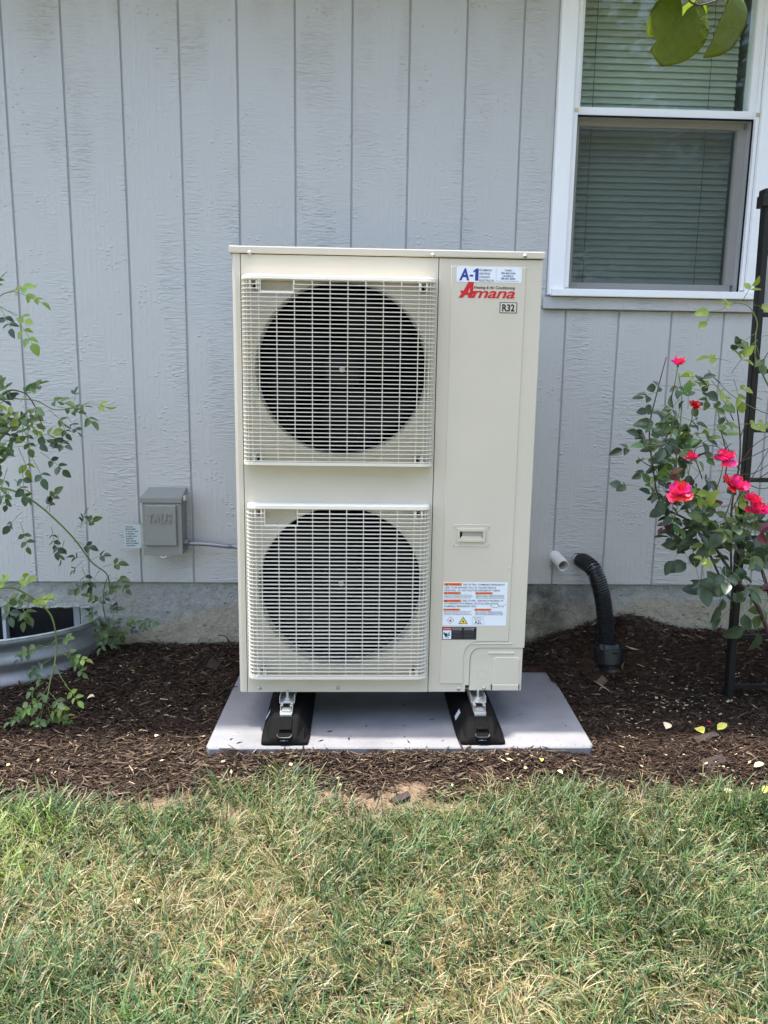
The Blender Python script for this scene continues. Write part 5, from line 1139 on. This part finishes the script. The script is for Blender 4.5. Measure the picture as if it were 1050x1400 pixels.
# ------------------------------------------------------------------ bark mulch
def chip_mesh(n, X0, X1, seed, lmin, lmax, keep=None, lift=0., wmul=1., tan=False):
    rd = np.random.default_rng(seed); N_ = n*(12 if tan else 3); x = rd.uniform(X0, X1, N_); yy = rd.uniform(-1.18, -.0, N_)
    e = lawn_edge(x); ok = (yy > e-.03-.05*rd.random(len(x))**2) & ~((x > PADX0+.0) & (x < PADX1) & (yy > -.785) & (yy < -.17)) & ~((((x-WC)/(WA+.015))**2+(yy/(WBd+.015))**2) < 1)
    ok &= rd.random(len(x)) > np.clip(bare(x, yy)*1.1, 0, .93)
    dens = .35+.65*sstep(yy, e-.03, e+.10); ok &= rd.random(len(x)) < dens; ok &= ((x-2.19)**2+(yy+.135)**2) > .066**2
    if keep is not None: ok &= keep(x, yy)
    x, yy = x[ok][:n], yy[ok][:n]; n = len(x)
    L = lmin+(lmax-lmin)*rd.random(n)**2.2; w = np.minimum(rd.uniform(.0016, .0048, n)*wmul*(.6+L/.05), L*.6); h = rd.uniform(.0012, .0035, n)
    a = rd.normal(0, .75, n)+np.where(rd.random(n) < .35, rd.uniform(-1.5, 1.5, n), 0); pit = rd.normal(0, .22, n); rol = rd.normal(0, .5, n)
    z = height(x, yy)+h+np.abs(np.sin(pit))*L*.32+rd.uniform(0, .008, n)+lift
    nearpad = (np.abs(yy+.80) < .03) & (x > PADX0) & (x < PADX1); z = np.where(nearpad, np.maximum(z, -.030), z)
    d = np.stack([np.cos(a)*np.cos(pit), np.sin(a)*np.cos(pit), np.sin(pit)], 1); sd_ = np.stack([-np.sin(a)*np.cos(rol), np.cos(a)*np.cos(rol), np.sin(rol)], 1); u = np.cross(d, sd_)
    c = np.stack([x, yy, z], 1); bend = rd.normal(0, .10, n)*L; vs = []
    for t, ws, hs in ((-1, .35, .6), (0, 1., 1.), (1, .30, .5)):
        cc = c+d*(t*L/2)[:, None]+sd_*(bend*(1-t*t))[:, None]
        j = 1+rd.normal(0, .22, (n, 1))
        for q, r in ((-1, -1), (1, -1), (1, 1), (-1, 1)): vs.append(cc+sd_*(q*ws*w/2)[:, None]*j+u*(r*hs*h/2)[:, None])
    V = np.stack(vs, 1).reshape(-1, 3); F = []
    for s in (0, 4):
        for k in range(4): F.append([s+k, s+(k+1) % 4, s+4+(k+1) % 4, s+4+k])
    F += [[3, 2, 1, 0], [8, 9, 10, 11]]; F = (np.array(F)[None]+(np.arange(n)*12)[:, None, None]).reshape(-1, 4)
    k = rd.random(n); col = np.array([.036, .0215, .0135])*(.45+1.05*rd.random((n, 1))**1.3)
    col = np.where((k < .10)[:, None], np.array([.13, .085, .055])*rd.uniform(.6, 1.25, (n, 1)), col)
    front = sstep(yy, -.62, -.85)[:, None]; dry = front*(rd.random((n, 1)) < .40*(.25+.75*sstep(x, 2.15, 1.75))[:, None])       # weathered, dried-out chips lie in the sunny front strip
    col = col*(1-dry)+np.array([.125, .090, .062])*rd.uniform(.35, 1.25, (n, 1))*dry
    col = np.where((k > .985)[:, None], np.array([.36, .27, .18]), col)
    if tan: col = np.array([.30, .235, .13])*rd.uniform(.4, 1.2, (n, 1))
    tint = np.ones((n, 4)); tint[:, :3] = col; return V, F, np.repeat(tint, 12, 0)
parts = [chip_mesh(68000, -.75, 3.3, 3, .007, .042), chip_mesh(1700, -.75, 3.3, 4, .045, .10, wmul=.85)]
keep = lambda x, y: (np.abs(y+.805) < .04) & (x > .86) & (x < 1.93)
parts.append(chip_mesh(700, .8, 2.0, 5, .015, .06, keep=keep, lift=.010))
keep2 = lambda x, y: ((x-2.42)**2/.06+(y+.1)**2/.02) < 1
parts.append(chip_mesh(900, 1.9, 2.8, 6, .015, .05, keep=keep2, lift=.006))
keep3 = lambda x, y: (y-lawn_edge(x) < .09+.05*np.sin(x*13)) & (np.random.default_rng(3).random(len(x)) < np.clip(1-(y-lawn_edge(x))/.13, 0, 1)**2)
parts.append(chip_mesh(2600, -.3, 3.0, 9, .015, .06, keep=keep3, lift=.004, wmul=.32, tan=True))
off = 0; VV = []; FF = []; TT = []
for v, f, t in parts: VV.append(v); FF.append(f+off); TT.append(t); off += len(v)
mu = mesh_np('bark_mulch', np.concatenate(VV), np.concatenate(FF), M['chips'], np.concatenate(TT), kind='stuff')
tag(mu, 'dark brown shredded bark mulch covering the bed between lawn and wall', 'mulch')
# soil clods in the mound
bm = bmesh.new()
for i in range(240):
    x = random.gauss(2.28, .20); y = -abs(random.gauss(.05, .12))-.01; s = random.uniform(.005, .015)
    if i > 170: x = random.uniform(.25, 1.0); y = -random.uniform(.01, .12)
    if i > 200: x = random.uniform(.3, 2.9); y = -random.uniform(.05, .9)
    if PADX0-.02 < x < PADX1+.02 and y < -.14: continue
    if in_well(x, y, .03): continue
    bmesh.ops.create_icosphere(bm, subdivisions=1, radius=s, matrix=Matrix.Translation((x, y, float(height(x, y))+s*.3)) @ Matrix.Rotation(random.random()*3, 4, 'X') @ Matrix.Diagonal((1.3, 1, .8, 1)))
for v in bm.verts: v.co += Vector((random.uniform(-1, 1), random.uniform(-1, 1), random.uniform(-1, 1)))*.0022
cl = fin(bm, 'soil_clods', mat('dark_soil', (.030, .018, .012), .95, bump=(90, 1, .004)), None, kind='stuff'); tag(cl, 'dark soil clods mixed into the mulch mound by the drain hose', 'soil')
# larger bits of bark and twigs that stand out
def chunk(px, py, L, w, lab, ang=0, col=(.05, .032, .022)):
    p = on_ground(px, py); bm = bmesh.new(); box(bm, -L/2, L/2, -w/2, w/2, 0, .007, bev=.0015)
    for v in bm.verts: v.co.y += .25*w*math.sin(v.co.x/L*4); v.co.z += random.uniform(-.001, .0015)
    o = fin(bm, 'bark_piece', mat('bark_chunk', col, .9, bump=(60, 1, .003)), None, world=False); o.location = p+Vector((0, 0, .008)); o.rotation_euler = (R(12), R(-4), ang); tag(o, lab, 'bark piece')
chunk(823, 934, .05, .035, 'flat grey brown bark flake in front of the drain coupling', .5, (.12, .085, .065))
chunk(548, 1096, .055, .022, 'dark bark lump lying on bare soil at the lawn edge', .3, (.035, .025, .02))
chunk(293, 905, .07, .05, 'square dark bark slab leaning by the foundation left of the pad', 1.1, (.022, .016, .013))
chunk(975, 1046, .08, .035, 'dark bark slab in the mulch in front of the trellis', .05, (.03, .02, .015))
chunk(965, 1012, .09, .025, 'long dark bark sliver in the mulch before the trellis', .2, (.03, .02, .015))
tg = thing('fallen_twig', 'bare forked twig sticking up at the foundation left of the heat pump', 'twig', tuple(on_ground(314, 885))); bm = bmesh.new()
tube(bm, spline([at(318, 888, Y=-.06), at(312, 876, Y=-.06), at(309, 870, Y=-.06), at(299, 868, Y=-.06)], 3), .0026, 5); tube(bm, [at(309, 870, Y=-.06), at(315, 878, Y=-.05), at(322, 882, Y=-.05)], .0016, 5); fin(bm, 'stick', M['wood_cane'], tg)

# ------------------------------------------------------------------ lawn blades
def fbm(x, y, s, sd):
    out = np.zeros_like(x); a = 1.
    r = np.random.default_rng(sd)
    for o in range(4):
        for _ in range(3):
            th, p1, p2 = r.uniform(0, 6.28, 3); f = s*2**o*r.uniform(.8, 1.25)
            out += a*np.sin(f*(x*np.cos(th)+y*np.sin(th))+p1)*np.sin(f*(y*np.cos(th)-x*np.sin(th))*.8+p2)/2
        a *= .55
    return out/2.2
def blades(n, X0, X1, Y0, Y1, seed, wide=1.):
    rd = np.random.default_rng(seed); x = rd.uniform(X0, X1, n); y = rd.uniform(Y0, Y1, n)
    e = lawn_edge(x); ragged = .026*np.sin(x*31)+.022*np.sin(x*73+1)+.02*np.sin(x*11+2); d = (e+ragged)-y
    ok = d > -.025*rd.random(n); x, y, d = x[ok], y[ok], d[ok]
    lush = fbm(x, y, 6, 5)
    # lush dark tongues by the bed at left and right, straw in the middle
    zone = .75*np.exp(-((x-.35)**2/.09+(y+1.07)**2/.012)) + .95*np.exp(-((x-2.35)**2/.16+(y+1.13)**2/.020)) + .35*np.exp(-((x-1.75)**2/.03+(y+1.02)**2/.006)) - .45*np.exp(-((x-1.45)**2/.20+(y+1.08)**2/.02)) - .25*np.exp(-((x-1.7)**2/.12+(y+1.35)**2/.03))
    g = np.clip(.44+.95*lush+zone, 0, 1)
    keep = (rd.random(len(x)) < (.55+.45*g)) & (rd.random(len(x)) > np.clip(bare(x, y)*1.2, 0, .96))
    x, y, g, d = x[keep], y[keep], g[keep], d[keep]; n = len(x)
    straw = rd.random(n) > (.20+.66*g)
    tuft = np.floor(x*38)*7.13+np.floor(y*38)*3.77+fbm(x, y, 20, 8)*2
    L = np.where(straw, rd.uniform(.020, .070, n), rd.uniform(.035, .085, n)+.045*g*rd.random(n)); L *= (1+.4*np.clip(zone[ok][keep] if False else 0, 0, 1))
    w = np.where(straw, rd.uniform(.0011, .0024, n), rd.uniform(.0020, .0046, n))*wide
    a = np.sin(tuft)*3.14+rd.normal(0, .75, n); lean = np.where(straw, rd.uniform(.9, 1.5, n), rd.uniform(.45, 1.45, n)); 
    z0 = height(x, y)+np.where(straw, rd.uniform(0, .016, n), 0)
    dx, dy = np.cos(a), np.sin(a); px, py = -dy, dx; V = []
    for i, t in enumerate((0., .3, .6, .85, 1.)):
        th = lean*t*.9; r = L*t; hx = np.sin(lean*(.62+.42*t))*r; hz = np.cos(lean*(.62+.42*t))*r
        cx, cy, cz = x+dx*hx, y+dy*hx, z0+np.maximum(hz, .002)+.001
        ww = w*(1-.15*i if i < 4 else 0)
        if i == 4: V.append(np.stack([cx, cy, cz], 1))
        else: V += [np.stack([cx-px*ww/2, cy-py*ww/2, cz], 1), np.stack([cx+px*ww/2, cy+py*ww/2, cz+ww*.3], 1)]
    V = np.stack(V, 1).reshape(-1, 3); k = 9
    F = np.array([[0, 1, 3, 2], [2, 3, 5, 4], [4, 5, 7, 6]]); F3 = np.array([[6, 7, 8, 8]])
    base = (np.arange(n)*k)[:, None, None]
    Fq = (F[None]+base).reshape(-1, 4)
    # the tip as a narrow quad to stay in one array
    V = V.reshape(n, 9, 3); tip = V[:, 8:9]+(V[:, 7:8]-V[:, 6:7])*.12; V = np.concatenate([V, tip], 1).reshape(-1, 3); base = (np.arange(n)*10)[:, None, None]
    F = np.array([[0, 1, 3, 2], [2, 3, 5, 4], [4, 5, 7, 6], [6, 7, 9, 8]]); Fq = (F[None]+base).reshape(-1, 4)
    gc = np.array([.062, .105, .034])*rd.uniform(.5, 1.45, (n, 1))*np.clip(1+.5*fbm(x, y, 9, 31)+.25*np.sin(tuft*1.7), .45, 1.6)[:, None]; blue = rd.random((n, 1)) < .3; gc = np.where(blue, gc*np.array([.85, 1.0, 1.35]), gc)
    lime = ((x < .62) & (y > -1.40) & (y < -1.12) & (x > .05) & (x < .52))[:, None]; gc = np.where(lime & (rd.random((n, 1)) < .7), np.array([.20, .28, .08])*rd.uniform(.7, 1.3, (n, 1)), gc)
    sc = np.array([.31, .255, .15])*rd.uniform(.4, 1.35, (n, 1)); half = rd.random((n, 1)) < .25; sc = np.where(half, np.array([.22, .23, .09])*rd.uniform(.7, 1.3, (n, 1)), sc)
    col = np.where(straw[:, None], sc, gc); tint = np.ones((n, 10, 4)); tint[:, :, :3] = col[:, None, :]
    dryt = (rd.random(n) < .25) & ~straw
    tint[:, 6:, :3] = np.where(dryt[:, None, None], np.array([.26, .22, .10])[None, None], tint[:, 6:, :3])
    return V, Fq, tint.reshape(-1, 4)
A = [blades(100000, -.05, 2.75, -2.05, -.84, 11), blades(16000, -2.4, -.05, -3.2, -.9, 12, 1.6), blades(16000, 2.75, 5.2, -3.2, -.9, 13, 1.6), blades(16000, -.05, 2.75, -3.6, -2.05, 14, 1.6)]
off = 0; VV = []; FF = []; TT = []
for v, f, t in A: VV.append(v); FF.append(f+off); TT.append(t); off += len(v)
gr = mesh_np('grass', np.concatenate(VV), np.concatenate(FF), M['grass'], np.concatenate(TT), kind='stuff')
tag(gr, 'mixed green and straw coloured lawn grass in front of the mulch bed', 'grass')

# ------------------------------------------------------------------ fallen leaves and petals
def bit(px, py, s, m, lab=None, name='fallen_leaf', up=0.016):
    p = on_ground(px, py); me_kind = leaf_mesh('fallen_leaf', M[m], random.uniform(.55, .9), .35, random.uniform(-.5, .8), int(px))
    o = link(name, me_kind); o.location = p+Vector((0, 0, up)); o.scale = (s, s, s); o.rotation_euler = (random.uniform(-.3, .3), random.uniform(-.4, .4), random.uniform(0, 6.28)); tag(o, lab, 'leaf' if name == 'fallen_leaf' else 'petal'); return o
bit(187, 1248, .032, 'litter', 'curled pale tan leaf on the lawn at left', up=.02); bit(925, 1152, .026, 'litter', 'pale leaf lying on the lawn at right', up=.03)
bit(952, 1001, .040, 'litter_y', 'curled yellow leaf on the mulch in front of the trellis'); bit(740, 1048, .018, 'litter_y', 'small yellow leaf on the mulch below the right end of the pad')
bit(910, 1003, .032, 'litter', 'pale tan leaf on the mulch right of the pad'); bit(988, 1092, .034, 'litter', 'tan leaf at the right lawn edge'); bit(1043, 1092, .03, 'litter_y', 'yellow green leaf at the far right lawn edge')
bit(972, 993, .016, 'litter_red', 'single fallen red rose petal on the mulch', 'fallen_petal'); bit(980, 1004, .04, 'litter_y', 'crumpled pale yellow leaf beside the red petal'); bit(1030, 1055, .03, 'litter', 'pale leaf near the right edge of the mulch bed'); bit(769, 1065, .018, 'litter', 'pale chip on the mulch right of the pad corner')
bit(890, 884, .04, 'litter', 'pale twisted leaf on the mound right of the drain hose'); bit(912, 908, .018, 'litter', 'small pale leaf between hose and trellis'); bit(130, 959, .026, 'litter', 'pale tan leaf on the mulch left of the pad'); bit(230, 972, .03, 'litter', 'narrow pale leaf on the mulch before the pad'); bit(216, 1011, .016, 'litter', 'small pale flake left of the pad corner')
bm = bmesh.new()
spots = [(random.gauss(930, 60), random.gauss(960, 60)) for _ in range(120)]+[(random.gauss(185, 12), random.gauss(915, 6)) for _ in range(9)]+[(random.uniform(5, 280), random.uniform(930, 1070)) for _ in range(26)]+[(random.uniform(300, 1040), random.uniform(1035, 1085)) for _ in range(38)]+[(random.uniform(860, 1045), random.uniform(870, 950)) for _ in range(45)]
for px, py in spots:
    if 280 < px < 812 and py < 1034: continue
    if px > 1049 or py > 1090 or py < 865: continue
    p = on_ground(px, py)
    if p.y > -.03 or in_well(p.x, p.y, .03): continue
    s = random.choice((random.uniform(.003, .007), random.uniform(.003, .0115))); a = random.uniform(0, 3.14); d = Vector((math.cos(a), math.sin(a), random.uniform(-.3, .3)))*s; e = Vector((-math.sin(a), math.cos(a), random.uniform(-.4, .4)))*s*random.uniform(.35, .8); c = p+Vector((0, 0, .017))
    q = [bm.verts.new(c-d), bm.verts.new(c-d*.2+e), bm.verts.new(c+d), bm.verts.new(c+d*.1-e*.9)]; bm.faces.new(q)
bmesh.ops.solidify(bm, geom=bm.faces, thickness=.0006)
lt = fin(bm, 'leaf_litter', M['litter'], None, kind='stuff'); tag(lt, 'tiny pale flakes of dry leaf scattered over the mulch', 'leaf litter')

# scraps of bark and grit lying on the pad
bm = bmesh.new()
for i in range(150):
    x = random.uniform(.82, 1.97); y = random.choice((random.uniform(-.78, -.2), -.78+abs(random.gauss(0, .04)))); L = random.uniform(.002, .007) if i > 26 else random.uniform(.010, .028)
    if abs(x-1.032) < .08 or abs(x-1.640) < .08: continue
    a = random.uniform(0, 3.14); w = L*random.uniform(.15, .4); d = Vector((math.cos(a), math.sin(a), 0))*L/2; e = Vector((-math.sin(a), math.cos(a), 0))*w/2; c = Vector((x, y, -.0078))
    q = [bm.verts.new(c+p) for p in (-d-e*.4, -d*.2-e, d, -d*.1+e)]; bm.faces.new(q)
bmesh.ops.solidify(bm, geom=bm.faces, thickness=.0012)
o = fin(bm, 'bark_scraps', mat('bark_scrap', (.035, .022, .015), .9), None, kind='stuff'); tag(o, 'small scraps of bark and grit lying on the grey pad', 'bark scraps')
